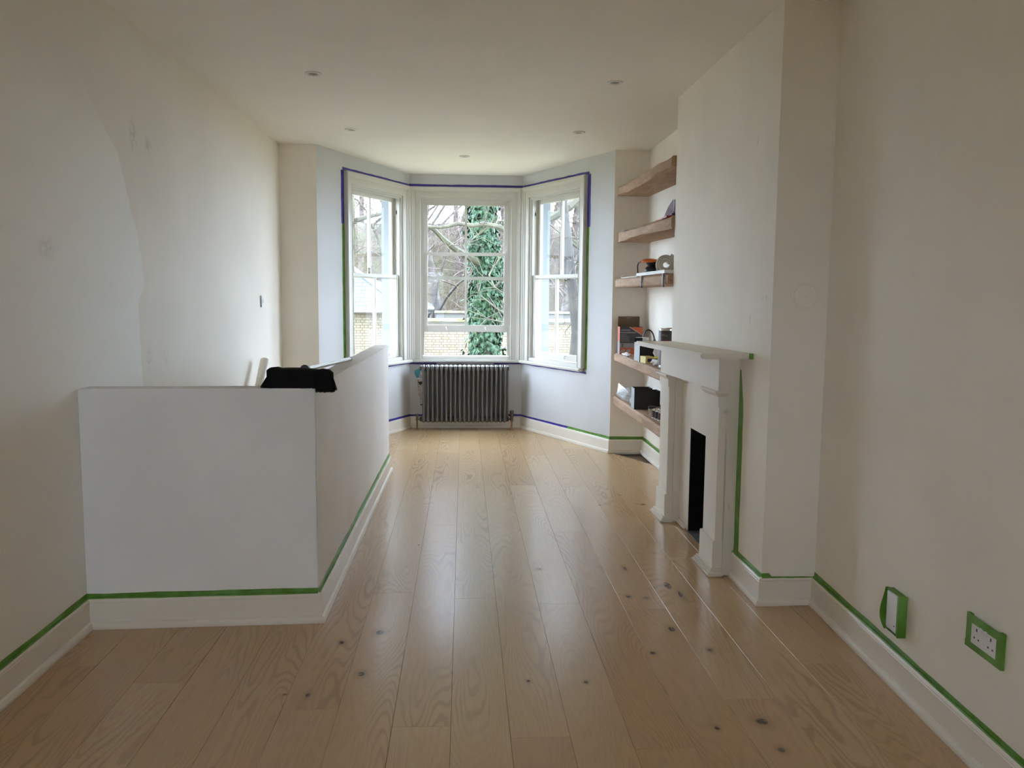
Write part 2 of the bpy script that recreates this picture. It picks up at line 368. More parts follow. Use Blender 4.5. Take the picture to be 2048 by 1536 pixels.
# stairwell under it
st(MB().box(XL, -.70, 3.47, 3.58, -2.6, -0.1).box(-.70, -.58, 3.47, 6.62, -2.6, -0.1).box(XL, -.6, 6.62, 6.7, -2.6, -0.05).obj('wall_stairwell', wall_m), 'off-white walls lining the stairwell below floor level')
stairs = st(empty('stairs', (0, 0, 0)), 'flight of stairs going down behind the half wall')
for i in range(12):
    y1 = 6.62-.245*i; MB().box(XL, -.70, y1-.245, y1, -2.6, -.195*(i+1)).obj('stair_step', oak_m, stairs)

# ------------------------------------------------------------------ floor boards
floor = st(MB().box(XL, 1.36, YBACK, 3.5, -.09, -.016).box(-.7, 1.36, 3.5, 6.62, -.09, -.016).box(XL, 1.36, 6.62, YP, -.09, -.016).box(1.36, 1.62, YBACK, 3.66, -.09, -.016).box(1.36, 1.62, YC1, YP, -.09, -.016)
    .prism([(XPL, YP), (XPR, YP), (XB1, YB), (XB0, YB)], -.09, -.016).obj('floor', gap_m), 'wide oiled oak floorboards running toward the bay window')
def clip(poly, nx, ny, d):
    outp = []
    for i in range(len(poly)):
        a, b = poly[i], poly[(i+1) % len(poly)]; da, db = nx*a[0]+ny*a[1]-d, nx*b[0]+ny*b[1]-d
        if da <= 0: outp.append(a)
        if (da < 0) != (db < 0): t = da/(da-db); outp.append((a[0]+(b[0]-a[0])*t, a[1]+(b[1]-a[1])*t))
    return outp
ROW = {-8: 3.1, -7: 1.9, -6: 2.95, -5: 1.5, -4: 3.87, -3: 2.732, -2: 3.847, -1: 2.604, 0: 3.756, 1: 2.52, 2: 3.679, 3: 2.44, 4: 3.601, 5: 2.753, 6: 4.324, 7: 3.02, 8: 4.2}
bayl = []
for a, b in ((pl[1], pl[2]), (pl[2], pl[3]), (pl[3], pl[4])):
    d = nb(a, b); nn = Vector((-d.y, d.x)); bayl.append((nn.x, nn.y, nn.x*a[0]+nn.y*a[1]+.02))
G = .0004
for k, j in ROW.items():
    xa = max(-.0386+.19*k, XL-.02)+G; xb = -.0386+.19*(k+1)-G
    xb = min(xb, 1.62)
    if xa >= xb-.01: continue
    ys = [YBACK-.02]; y = j-2.4*6
    while y < 9:
        if y > YBACK+.15: ys.append(y)
        y += 2.4
    ys.append(8.9)
    for ya, yb in zip(ys[:-1], ys[1:]):
        # cut out the stairwell and the masonry
        pieces = []
        if xb <= -.66 or xa < -.66:
            for (c0, c1) in ((YBACK-.02, 3.50), (6.60, 8.9)):
                q0, q1 = max(ya, c0), min(yb, c1)
                if q1-q0 > .03: pieces.append((q0, q1))
        elif xb > XC+.02:
            for (c0, c1) in ((YBACK-.02, 3.66), (3.66, YC1-.02), (YC1-.02, 7.38)):
                q0, q1 = max(ya, c0), min(yb, c1)
                if q1-q0 > .03 and not (c0 == 3.66 and xa > XC): pieces.append((q0, q1))
        else: pieces.append((ya, yb))
        for q0, q1 in pieces:
            xe = XC+.004 if (xb > XC+.02 and 3.6 < (q0+q1)/2 < YC1-.02 and q0 > 3.65) else xb
            poly = [(xa, q0+G), (xe, q0+G), (xe, q1-G), (xa, q1-G)]
            if q1 > YP-.1:
                for h in bayl: poly = clip(poly, *h) if len(poly) > 2 else poly
            if len(poly) < 3 or max(t[1] for t in poly)-min(t[1] for t in poly) < .02: continue
            b = MB().prism(poly, -.015, 0.0 - random.random()*.0003); o = b.obj('plank', oak_m, floor, bevel=.0005, seg=1)

# ------------------------------------------------------------------ skirting boards
SK = .128
prof = [(0, 0), (.030, 0), (.0325, .008), (.031, .018), (.026, .026), (.020, .029), (.0165, .030), (.0165, .108), (.014, .111), (.016, .115), (.013, .122), (.007, .127), (0, SK)]
flat = lambda x, y, h: (x, y, h)
run1 = [(XR(YBACK), YBACK), (XR(YR), YR), (XC, YC0), (XC, 4.02)]
run2 = [(XC, 5.33), (XC, YC1), (XA, YC1), (XA, YP), (XPR, YP), (XB1, YB), (XB0, YB), (XPL, YP), (XL, YP), (XL, 6.62)]
run3 = [p2, p1, p0, (XL, YBACK)]
runs = {('baseboard_right', 'baseboard_chimney_return', 'baseboard_chimney_front'): run1,
        ('baseboard_chimney_far', 'baseboard_alcove_side', 'baseboard_alcove_back', 'baseboard_pier_right', 'baseboard_bay_right', 'baseboard_bay_center', 'baseboard_bay_left', 'baseboard_pier_left', 'baseboard_left_far'): run2,
        ('baseboard_partition_side', 'baseboard_partition_front', 'baseboard_left'): run3}
for names, path in runs.items():
    for nm, mb in zip(names, sweep(path, prof, flat)):
        st(mb.obj(nm, trim_m, fix=True, smooth=30), 'cream moulded skirting board, ' + nm[10:].replace('_', ' ') + ' run')

# ------------------------------------------------------------------ masking tape
def tape_strip(name, pts3, width_dirs, mat, label, parent=None, jit=.002, seed=0, th=.0007, group=None):
    """pts3: list of (low point, high point, normal); builds a thin wavy ribbon"""
    rr = random.Random(seed); mb = MB(); v = []; n_ = len(pts3)
    for lo, hi, nm in pts3:
        lo = Vector(lo); hi = Vector(hi); nm = Vector(nm); a = (hi-lo).normalized()
        hi2 = hi + a*rr.uniform(-jit, jit); lo2 = lo + a*rr.uniform(-jit, jit)*.5
        v += [lo2+nm*.0003, hi2+nm*.0003, hi2+nm*(.0003+th), lo2+nm*(.0003+th)]
    f = []
    for i in range(n_-1):
        b = 4*i
        for k in range(4): f.append((b+k, b+(k+1) % 4, b+4+(k+1) % 4, b+4+k))
    f += [(3, 2, 1, 0), (4*n_-4, 4*n_-3, 4*n_-2, 4*n_-1)]
    o = mb.add(v, f).obj(name, mat, parent, fix=True)
    if label: tag(o, label, 'tape', group)
    return o
def skirt_tape(path, mat, label, z0=SK+.0005, z1=.146, seed=0, lap=.010):
    """tape stuck up the wall from the skirting's top edge, folded onto its ledge"""
    P = [Vector(q) for q in path]; root = None; rr = random.Random(seed)
    pr = []
    L = [(P[i+1]-P[i]).length for i in range(len(P)-1)]
    for i in range(len(P)-1):
        d = (P[i+1]-P[i]).normalized(); nm = Vector((-d.y, d.x)); k = max(2, int(L[i]/.07)); 
        for q in range(k+(1 if i == len(P)-2 else 0)):
            pr.append((P[i]+d*(L[i]*q/k), nm))
    mb = MB(); v = []; f = []
    wob = [.0]*len(pr); w = 0
    for i in range(len(pr)): w = w*.75 + rr.uniform(-.0022, .0022); wob[i] = w
    for (q, nm), w in zip(pr, wob):
        for a, h in ((.0004, z1+w), (.0013, z1+w), (.0018, z0+.001), (.0018+lap*.55, z0+.0005), (.0018+lap, z0-.0065+w*.4), (.001+lap, z0-.0075+w*.4), (.009, z0-.0015), (.0004, z0-.0008)):
            c_ = q+nm*a; v.append((c_.x, c_.y, h))
    m_ = 8
    for i in range(len(pr)-1):
        for k in range(m_): f.append((i*m_+k, i*m_+(k+1) % m_, (i+1)*m_+(k+1) % m_, (i+1)*m_+k))
    f += [tuple(range(m_-1, -1, -1)), tuple(range((len(pr)-1)*m_, len(pr)*m_))]
    return tag(mb.add(v, f).obj('masking_tape', mat, fix=True), label, 'tape', 'masking tape along the skirting')
def lerp2(a, b, t): return (a[0]+(b[0]-a[0])*t, a[1]+(b[1]-a[1])*t)
skirt_tape([(XR(.2), .2), (XR(YR), YR)], green_m, 'green masking tape along the skirting below the right wall sockets', seed=1)
skirt_tape([(XR(YR), YR), (XC, YC0)], green_m, 'short green masking tape on the skirting of the chimney breast return', seed=2)
skirt_tape([(XC, YC0), (XC, 4.06)], green_m, 'green masking tape on the skirting between fireplace and chimney corner', seed=3)
skirt_tape([(XA, YC1+.05), (XA, YP)], green_m, 'green masking tape on the skirting under the alcove shelves', seed=4)
skirt_tape([(XA, YP), (XPR, YP)], green_m, 'dark green masking tape on the skirting of the alcove end pier', seed=5)
gsplit = .43
skirt_tape([(XPR, YP), lerp2((XPR, YP), (XB1, YB), gsplit)], green_m, 'light green masking tape on the right bay skirting nearest the alcove', seed=6)
skirt_tape([lerp2((XPR, YP), (XB1, YB), gsplit), (XB1, YB)], purple_m, 'violet masking tape on the right bay skirting beside the radiator', seed=7)
skirt_tape([(XB1, YB), (XB0, YB)], purple_m, 'violet masking tape on the skirting behind the radiator', seed=8)
skirt_tape([(XB0, YB), (XPL, YP)], purple_m, 'violet masking tape on the left bay skirting behind the half wall', seed=9)
skirt_tape([p2, p1], green_m, 'green masking tape along the window side of the half wall skirting', seed=10)
skirt_tape([p1, p0], green_m, 'green masking tape across the front of the half wall skirting', seed=11)
skirt_tape([p0, (XL, .5)], green_m, 'green masking tape on the left wall skirting nearest the camera', seed=12)
# vertical tape beside the fireplace
tape_strip('masking_tape', [((XC, 4.036, .135+t*.905/12), (XC, 3.968+.055*max(0, (t-9.5)/2.5), .135+t*.905/12), (-1, 0, 0)) for t in range(13)], None, green_m, 'vertical green masking tape down the wall beside the fireplace surround', seed=13, jit=.003)
tape_strip('masking_tape', [((XC-.011*t, 3.856, 1.104), (XC-.011*t, 3.856, 1.131), (0, -1, 0)) for t in range(3)], None, green_m, 'tiny green masking tape on the end of the mantel shelf', seed=14, jit=.0005)

# ------------------------------------------------------------------ windows
def window(idx, a, b, u0, u1, ao0, ao1, label, low_z, mz, tapes=True):
    d = nb(a, b); rz = math.atan2(d.y, d.x)
    w = st(empty('window_%d' % idx, (a[0], a[1], 0), rz), label)
    z0, z1 = WZ0, WZ1
    # architrave (left, head, right) swept round the opening
    pr = [(0, 0), (0, -.018), (.004, -.021), (.009, -.018), (.060, -.018), (.066, -.026), (.078, -.030), (.086, -.040), (.100, -.042), (.108, -.036), (.1085, 0)]
    fm = lambda x, z, h: (x, h, z)
    wl = min(.1085, u0-ao0); wr = min(.1085, ao1-u1)
    segs = sweep([(u0, .725), (u0, z1), (u1, z1), (u1, .725)], pr, fm)
    for s_, (sw, ref) in zip(segs, ((wl, u0), (None, 0), (wr, u1))):
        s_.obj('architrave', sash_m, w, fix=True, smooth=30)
    # lining of the box frame
    J = .022
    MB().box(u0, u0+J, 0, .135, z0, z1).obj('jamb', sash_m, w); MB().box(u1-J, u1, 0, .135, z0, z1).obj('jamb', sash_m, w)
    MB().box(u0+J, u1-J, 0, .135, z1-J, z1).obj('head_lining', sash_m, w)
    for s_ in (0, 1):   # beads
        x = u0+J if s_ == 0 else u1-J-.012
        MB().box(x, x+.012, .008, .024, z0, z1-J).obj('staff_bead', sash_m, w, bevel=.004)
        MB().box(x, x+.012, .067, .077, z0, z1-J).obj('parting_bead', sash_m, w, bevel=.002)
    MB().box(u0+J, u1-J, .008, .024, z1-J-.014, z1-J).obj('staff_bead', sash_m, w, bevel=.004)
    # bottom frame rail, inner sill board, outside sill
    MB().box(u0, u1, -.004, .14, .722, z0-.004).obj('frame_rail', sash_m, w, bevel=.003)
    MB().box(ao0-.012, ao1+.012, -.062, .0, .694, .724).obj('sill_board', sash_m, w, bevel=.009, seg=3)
    MB().box(u0-.02, u1+.02, .14, T+.07, .66, .735).obj('outside_sill', outw_m, w, bevel=.006)
    def sash(nm, y0, y1, zb, zt, rb, rt_, x0, x1):
        S = .045; xm = (x0+x1)/2
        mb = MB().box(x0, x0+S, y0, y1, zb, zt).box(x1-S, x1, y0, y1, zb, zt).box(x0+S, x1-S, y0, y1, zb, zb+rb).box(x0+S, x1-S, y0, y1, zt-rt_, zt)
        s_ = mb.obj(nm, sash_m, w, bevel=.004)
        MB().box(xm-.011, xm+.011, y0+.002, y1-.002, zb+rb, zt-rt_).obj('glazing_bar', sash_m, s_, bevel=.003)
        for q0, q1 in ((x0+S, xm-.011), (xm+.011, x1-S)):
            MB().box(q0-.003, q1+.003, (y0+y1)/2-.0015, (y0+y1)/2+.0015, zb+rb-.003, zt-rt_+.003).obj('pane', glass_m, s_)
        return s_
    x0, x1 = u0+J+.002, u1-J-.002
    ts = sash('top_sash', .079, .117, mz-.018, z1-J, .036, .045, x0, x1)
    bs = sash('bottom_sash', .026, .064, low_z, low_z+(mz+.018-z0), .072 if idx == 2 else .062, .034, x0, x1)
    # catch, lifts, horns, pulleys
    xm = (x0+x1)/2
    cz = mz+.018
    k = MB().box(xm-.035 , xm+.012, .080, .112, cz, cz+.005).lathe([(.008, 0), (.008, .014), (.004, .02), (.004, .045), (.007, .052), (.005, .058)], 10, (xm-.018, .096, cz+.004)).obj('sash_catch', bronze_m, ts)
    for q in (.27, .73):
        xx = x0+(x1-x0)*q; zz = low_z+.034
        MB().tube([(xx, .027, zz+.012), (xx, .012, zz+.016), (xx, .004, zz+.006), (xx+.006, .004, zz-.006), (xx+.008, .008, zz-.016)], [.004, .005, .005, .005, .003], 8).obj('sash_lift', white_m, bs, smooth=True)
    for x in (u0+J+.0005, u1-J-.0005):
        MB().lathe([(.0005, 0), (.010, 0), (.010, .001), (.004, .001)], 12).map(lambda v: Vector((x+(v.z if x < 1 and x == u0+J+.0005 else -v.z), .05+v.x*.7, z1-.165+v.y*2.2))).obj('pulley', black_m, w)
    return w
lb = ['left angled bay sash window with cream frame, partly behind the half wall', 'middle bay sash window with its lower sash raised above the radiator', 'right angled bay sash window with cream frame nearest the shelves']
LW = (Vector(WIN_BAY[0][1])-Vector(WIN_BAY[0][0])).length
win1 = window(1, *WIN_BAY[0], .43, LW-.015, lb[0], .766, 1.568)
win2 = window(2, *WIN_BAY[1], .014, 1.160, lb[1], 1.009, 1.568)
win3 = window(3, *WIN_BAY[2], .015, 1.165, lb[2], .766, 1.578)
# rear window: simple two-sash frame
w4 = st(empty('window_4', (BW[1], YBACK, 0), PI), 'sash window in the wall behind the camera')
Wd = BW[1]-BW[0]
for (q0, q1, a0, a1) in ((0, .06, BW[2], BW[3]), (Wd-.06, Wd, BW[2], BW[3]), (.06, Wd-.06, BW[2], BW[2]+.07), (.06, Wd-.06, BW[3]-.06, BW[3]), (.06, Wd-.06, 1.38, 1.42)):
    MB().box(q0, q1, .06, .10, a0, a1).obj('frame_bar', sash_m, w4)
for a0, a1 in ((BW[2]+.07, 1.38), (1.42, BW[3]-.06)): MB().box(.06, Wd-.06, .079, .081, a0, a1).obj('pane', glass_m, w4)
# window tape
def wtape(a, b, pts, wd, mat, label, seed):
    """strip on a bay wall: pts are (u,z) along its inner edge, widened by wd=(du,dz)"""
    d = nb(a, b); nn = Vector((d.y, -d.x, 0)); L = []
    for (ua, za), (ub, zb) in zip(pts[:-1], pts[1:]):
        k = max(2, int(math.hypot(ub-ua, zb-za)/.07))
        for q in range(k+1):
            t = q/k; L.append((ua+(ub-ua)*t, za+(zb-za)*t))
    S = []
    for u, z in L:
        lo = Vector((a[0]+d.x*u, a[1]+d.y*u, z)); hi = Vector((a[0]+d.x*(u+wd[0]), a[1]+d.y*(u+wd[0]), z+wd[1])); S.append((lo, hi, nn))
    return tape_strip('masking_tape', S, None, mat, label, seed=seed, jit=.0025, group='masking tape around the bay windows')
a1, b1 = WIN_BAY[0][:2]; a2, b2 = WIN_BAY[1][:2]; a3, b3 = WIN_BAY[2][:2]
zt = WZ1+.109
o0 = WIN_BAY[0][2]-.1095
wtape(a1, b1, [(o0-.02, zt), (LW-.004, zt)], (0, .026), purple_m, 'violet masking tape above the left bay window', 20)
wtape(a1, b1, [(o0, 2.02), (o0, zt)], (-.045, 0), purple_m, 'violet masking tape down the upper left edge of the left bay window', 21)
wtape(a1, b1, [(o0, .72), (o0, 2.02)], (-.036, 0), green_m, 'green masking tape down the left edge of the left bay window', 22)
wtape(a2, b2, [(.002, zt), (1.171, zt)], (0, .026), purple_m, 'violet masking tape above the middle bay window', 23)
o3 = WIN_BAY[2][3]+.1095
wtape(a3, b3, [(.004, zt), (o3+.02, zt)], (0, .026), purple_m, 'violet masking tape above the right bay window', 24)
wtape(a3, b3, [(o3, 2.02), (o3, zt)], (.050, 0), purple_m, 'violet masking tape down the upper right edge of the right bay window', 25)
wtape(a3, b3, [(o3, .715), (o3, 2.02)], (.034, 0), green_m, 'green masking tape down the lower right edge of the right bay window', 26)
wtape(a1, b1, [(.42, .692), (LW-.004, .692)], (0, -.016), purple_m, 'violet masking tape under the sill of the left bay window', 27)
wtape(a2, b2, [(.002, .692), (.28, .692)], (0, -.022), purple_m, 'violet masking tape under the left end of the middle sill', 28)
wtape(a2, b2, [(.88, .692), (1.171, .692)], (0, -.018), purple_m, 'violet masking tape under the right end of the middle sill', 29)
wtape(a3, b3, [(.004, .692), (1.21, .692)], (0, -.016), purple_m, 'violet masking tape under the sill of the right bay window', 30)

# ------------------------------------------------------------------ fireplace surround
fs = empty('fireplace_surround', (1.30, 4.66, 0)); tag(fs, 'cream painted wooden fireplace surround on the chimney breast', 'fireplace')
def rel(o_, base):   # put a world-space mesh under an Empty placed at base
    o_.data.transform(Matrix.Translation(-Vector(base))); return o_
FB = fs.location.copy()
def fpart(nm, mb, bevel=.003, mat=None, parent=None): return rel(mb.obj(nm, mat or surr_m, parent or fs, bevel=bevel), FB)
fpart('mantel_shelf', MB().box(1.105, XC, 3.856, 5.36, 1.104, 1.131), .006)
fpart('frieze_board', MB().box(1.252, XC, 4.045, 5.27, .932, 1.1045), .002)
for y0, y1 in ((4.05, 4.28), (5.066, 5.296)):
    fpart('backing_board', MB().box(1.300, XC, y0-.012, y1+.012, 0, .932), .002)
    pil = fpart('pilaster', MB().box(1.263, 1.3005, y0+.008, y1-.008, .17, .865), .002)
    mb = MB()
    mb.box(1.254, 1.3005, y0, y1, .855, .904).box(1.232, 1.3005, y0-.022, y1+.022, .925, .934)
    mb.add([(1.254, y0, .904), (1.3005, y0, .904), (1.3005, y1, .904), (1.254, y1, .904), (1.234, y0-.02, .925), (1.3005, y0-.02, .925), (1.3005, y1+.02, .925), (1.234, y1+.02, .925)], [(3, 2, 1, 0), (4, 5, 6, 7), (0, 1, 5, 4), (1, 2, 6, 5), (2, 3, 7, 6), (3, 0, 4, 7)])
    fpart('capital', mb, .001)
    fpart('plinth_block', MB().box(1.250, 1.3005, y0-.004, y1+.004, .0, .176), .003)
    mb = MB()
    for z0, z1, e in ((0, .012, .030), (.012, .024, .022), (.024, .036, .014)): mb.box(1.250-e, 1.3005, y0-.004-e, y1+.004+e, z0, z1)
    fpart('base_mould', mb, .004)
mb = MB().box(1.340, XC, 4.292, 4.44, 0, .932).box(1.340, XC, 4.845, 5.054, 0, .932).box(1.340, XC, 4.44, 4.845, .632, .932)
fpart('recessed_panel', mb, .001)
fpart('panel_foot', MB().box(1.318, 1.3405, 4.87, 5.05, 0, .032), .008)

for o_ in fs.children:
    for v in o_.data.vertices: v.co.z -= .0155*(v.co.y+FB.y-3.856)*max(0, v.co.z)/1.131

# ------------------------------------------------------------------ alcove shelves
SH = [(2.256, 2.330, -.036, 'topmost thick reclaimed timber shelf in the alcove, near the ceiling'), (1.861, 1.938, -.03, 'second timber alcove shelf from the top, holding a mauve packet'),
      (1.472, 1.544, 0, 'middle timber alcove shelf, holding a sander and coiled hose'), (.826, .897, 0, 'timber alcove shelf level with the mantel, crowded with boxes'), (.441, .517, 0, 'lowest timber alcove shelf, holding black boxes and small tins')]
for k, (z0, z1, tilt, lb_) in enumerate(SH):
    rr = random.Random(40+k); N = 22; v = []; f = []
    for i in range(N+1):
        t = i/N; y = 7.342-(7.342-5.428)*t
        wv = lambda s_, a: a*noise.noise(Vector((t*5.0, s_*3.1+k*7, .3)))
        zt_ = z1+tilt*t; zb_ = z0+tilt*t; e = .02 if (i == 0 and k < 2) else 0
        fx = 1.322+wv(1, .022 if k < 2 else .006)
        ring = [(XA-.001, zt_), (fx+.012, zt_+wv(2, .012)*(k < 2)), (fx+e, zt_-.014-e*.3), (fx+e*.5, zb_+.010+wv(3, .008 if k < 2 else .003)), (fx+.008, zb_+wv(4, .010 if k < 2 else .004)), (XA-.001, zb_)]
        v += [(x, y, z) for x, z in ring]
    m_ = 6
    for i in range(N):
        for q in range(m_): f.append((i*m_+q, i*m_+(q+1) % m_, (i+1)*m_+(q+1) % m_, (i+1)*m_+q))
    f += [tuple(range(m_)), tuple(range((N+1)*m_-1, N*m_-1, -1))]
    tag(MB().add(v, f).obj('floating_shelf', shelf_m, fix=True, smooth=35), lb_, 'shelf', 'timber alcove shelves')
S1, S2, S3, S4, S5 = (q[1] for q in SH)

# ------------------------------------------------------------------ small-thing helpers
def thing(name, loc, label, cat, rz=0, group=None): return tag(empty(name, loc, rz), label, cat, group)
def blob(rx, ry, rz_, seed, amp=.35, sub=3, freq=2.2):
    bm = bmesh.new(); bmesh.ops.create_icosphere(bm, subdivisions=sub, radius=1)
    for v in bm.verts:
        q = v.co*freq + Vector((seed*3.7, seed*1.3, 0)); d = 1+amp*noise.noise(q)+amp*.6*abs(noise.noise(q*2.3))
        v.co = Vector((v.co.x*rx*d, v.co.y*ry*d, max(-rz_*.98, v.co.z*rz_*d)+rz_))
    mb = MB(); bm.verts.index_update(); mb.add([v.co.copy() for v in bm.verts], [tuple(q.index for q in fc.verts) for fc in bm.faces]); bm.free(); return mb
def text_mesh(s_, size, mat, parent, loc, fmap=None, name='lettering'):
    cu = bpy.data.curves.new('t', 'FONT'); cu.body = s_; cu.size = size; cu.extrude = .0002; cu.resolution_u = 3
    ob = bpy.data.objects.new('t', cu); C.objects.link(ob); dg = bpy.context.evaluated_depsgraph_get()
    me = bpy.data.meshes.new_from_object(ob.evaluated_get(dg)); bpy.data.objects.remove(ob); bpy.data.curves.remove(cu)
    for v in me.vertices: v.co = fmap(v.co) if fmap else v.co + Vector(loc)
    me.materials.clear(); me.materials.append(mat); me.name = name
    o = bpy.data.objects.new(name, me); C.objects.link(o); o.parent = parent; return o
def openbox(w, d, h, t=.004): return MB().box(0, w, 0, d, 0, t).box(0, t, 0, d, t, h).box(w-t, w, 0, d, t, h).box(t, w-t, 0, t, t, h).box(t, w-t, d-t, d, t, h)

# --- shelf level with the mantel
b = thing('tool_box', (1.345, 7.19, S4), 'tall dark grey and orange printed carton with its brown lid up', 'box')
openbox(.198, .10, .235, .003).obj('carton', dgrey_m, b)
MB().box(0, .19, .100, .103, .235, .322).obj('lid', kraft_m, b, bevel=.001)
MB().box(.075, .118, .0985, .0998, .308, .314).obj('lid_slot', mgrey_m, b)
MB().add([(.085, -.0006, .234), (.198, -.0006, .234), (.198, -.0006, .165)], [(0, 2, 1)]).obj('orange_corner', orange_m, b)
MB().add([(.078, -.0005, .234), (.085, -.0005, .234), (.198, -.0005, .165), (.198, -.0005, .160)], [(0, 3, 2, 1)]).obj('white_stripe', offw_m, b)
MB().box(0, .198, -.0006, 0, .055, .095).obj('grey_band', mgrey_m, b)
MB().box(0, .198, -.0006, 0, .0, .055).obj('orange_band', orange_m, b)
MB().box(-.0006, 0, 0, .1, .11, .235).obj('orange_side', orange_m, b); MB().box(-.0006, 0, 0, .1, 0, .11).obj('grey_side', mgrey_m, b)
MB().box(.008, .14, -.0007, 0, .182, .190).obj('printed_bar', mgrey_m, b)
for i, wd in enumerate((.045, .05, .066, .072, .07, .072, .075)): MB().box(.010, .010+wd, -.0007, 0, .168-.0095*i, .1705-.0095*i).obj('printed_line', mgrey_m, b)
for i in range(11): MB().box(.010+i*.0075, .0155+i*.0075, -.0007, 0, .202, .202+(.011 if i % 3 else .009)).obj('printed_letter', mgrey_m, b)
MB().box(.012, .034, -.0012, 0, .085, .089).box(.020, .027, -.0012, 0, .062, .085).box(.016, .031, -.0012, 0, .060, .064).obj('printed_driver', maroon_m, b)
for q in (.028, .075): MB().lathe([(.018, 0), (.016, .001)], 14).map(lambda v: Vector((q+v.x*1.05, -.0008-v.z, .026+v.y*.85+v.x*.35))).obj('printed_disc', lgrey_m, b)
b = thing('paper_scrap', (1.360, 6.96, S4), 'crumpled white paper lying at the left end of the crowded shelf', 'paper'); blob(.028, .10, .013, 5, .5).obj('sheet', paper_m, b)
b = thing('carton', (1.337, 6.32, S4), 'open black carton with a pale grey side on the crowded shelf', 'box')
openbox(.15, .20, .142).obj('carton_body', matblack_m, b); MB().box(-.001, 0, 0, .2, 0, .142).obj('pale_side', lgrey_m, b)
MB().box(-.004, .062, .197, .200, .142, .176).obj('raised_flap', matblack_m, b)
b = thing('plastic_tub', (1.42, 6.63, S4), 'white plastic tub with dark print standing behind the black carton', 'tub')
MB().lathe([(.045, 0), (.050, .15), (.052, .152), (.052, .17), (.049, .172)], 20).obj('tub_body', white_m, b, smooth=30); MB().lathe([(.0515, .10), (.0522, .148)], 20, cap=False).obj('printed_band', navy_m, b)
b = thing('ear_defenders', (1.512, 6.82, S4), 'dark ear defenders standing with their headband arched upward', 'ear defenders')
MB().tube([(math.cos(a)*.05, 0, .13+math.sin(a)*.095) for a in [PI*i/14 for i in range(15)]], .006, 6).map(lambda v: Vector((v.x, v.y*2.2, v.z))).obj('headband', black_m, b, smooth=True)
for s_ in (-1, 1): MB().lathe([(.030, -.012), (.038, -.008), (.038, .008), (.025, .014)], 16).map(lambda v: Vector((s_*.05+v.z, v.y*1.1, .075+v.x*1.9))).obj('ear_cup', black_m, b, smooth=40); MB().tube([(s_*.05, 0, .14), (s_*.05, 0, .152)], .007, 6).obj('yoke', navy_m, b)
b = thing('cloth', (1.47, 6.20, S4), 'crumpled white cloth in front of the ear defenders', 'cloth'); blob(.045, .06, .077, 9, .35).obj('folds', white_m, b, smooth=True)
b = thing('tape_roll', (1.505, 6.03, S4+.062), 'roll of violet masking tape leaning beside the paint tin', 'tape roll')
MB().add(*(lambda n_: ([(r*math.cos(2*PI*k/n_), y, r*math.sin(2*PI*k/n_)) for (r, y) in ((.036, -.012), (.062, -.012), (.062, .012), (.036, .012)) for k in range(n_)], [(i*n_+k, i*n_+(k+1) % n_, ((i+1) % 4)*n_+(k+1) % n_, ((i+1) % 4)*n_+k) for i in range(4) for k in range(n_)]))(24)).obj('tape_ring', purple_m, b, fix=True)
b = thing('paint_tin', (1.452, 5.83, S4), 'tall round paint tin with a black label beside the chimney breast', 'paint tin')
R_ = .086
MB().lathe([(R_, 0), (R_, .006), (R_-.002, .008), (R_-.002, .266), (R_+.001, .268), (R_+.001, .274), (R_-.006, .276), (R_-.008, .271), (.0, .271)], 36).obj('tin_body', tin_m, b, smooth=30)
MB().lathe([(R_-.0008, .02), (R_-.0008, .262)], 36, cap=False).obj('label_wrap', tinlabel_m, b, smooth=True)
MB().lathe([(R_-.0004, .02), (R_-.0004, .20)], 36, cap=False).obj('label_lower_band', maroon_m, b, smooth=True)
def cyl(a0, z):
    return lambda v: Vector(((R_+.0006+v.z)*math.cos(a0+v.x/R_), (R_+.0006+v.z)*math.sin(a0+v.x/R_), z+v.y))
text_mesh('& BALL', .026, mgrey_m, b, None, cyl(math.radians(-172), .222))
MB().tube([(-R_, 0, .255), (-R_*.8, 0, .296), (0, 0, .290), (R_*.8, 0, .296), (R_, 0, .255)], .0025, 6).map(lambda v: Vector((v.x*.7, v.x*.7, v.z-.02))).obj('bail_handle', black_m, b)
b = thing('yellow_box', (1.350, 6.165, S4), 'small pale yellow box lying near the front of the crowded shelf', 'box', rz=.1)
MB().box(0, .07, 0, .13, 0, .05).obj('carton', yellow_m, b, bevel=.001); MB().box(.015, .060, -.0006, 0, .012, .038).obj('printed_mark', navy_m, b)
b = thing('packet', (1.405, 5.99, S4), 'crumpled white packet with a yellow end beside the yellow box', 'packet'); blob(.045, .07, .028, 14, .45).obj('film', paper_m, b)
MB().add([(-.045, -.02, .05), (-.01, -.05, .062), (.02, -.02, .07), (-.02, .03, .062), (-.045, -.02, .048), (-.01, -.05, .060), (.02, -.02, .068), (-.02, .03, .060)], [(0, 1, 2, 3), (7, 6, 5, 4), (0, 4, 5, 1), (1, 5, 6, 2), (2, 6, 7, 3), (3, 7, 4, 0)]).obj('yellow_flap', yellow2_m, b)
b = thing('canister', (1.545, 6.25, S4), 'dark cylindrical canister with white print at the back of the crowded shelf', 'canister')
MB().lathe([(.03, 0), (.031, .003), (.031, .13), (.026, .14), (.012, .142), (.012, .16), (.0, .16)], 18).obj('can', black_m, b, smooth=30); MB().lathe([(.0314, .03), (.0314, .11)], 18, cap=False).obj('print', mgrey_m, b)

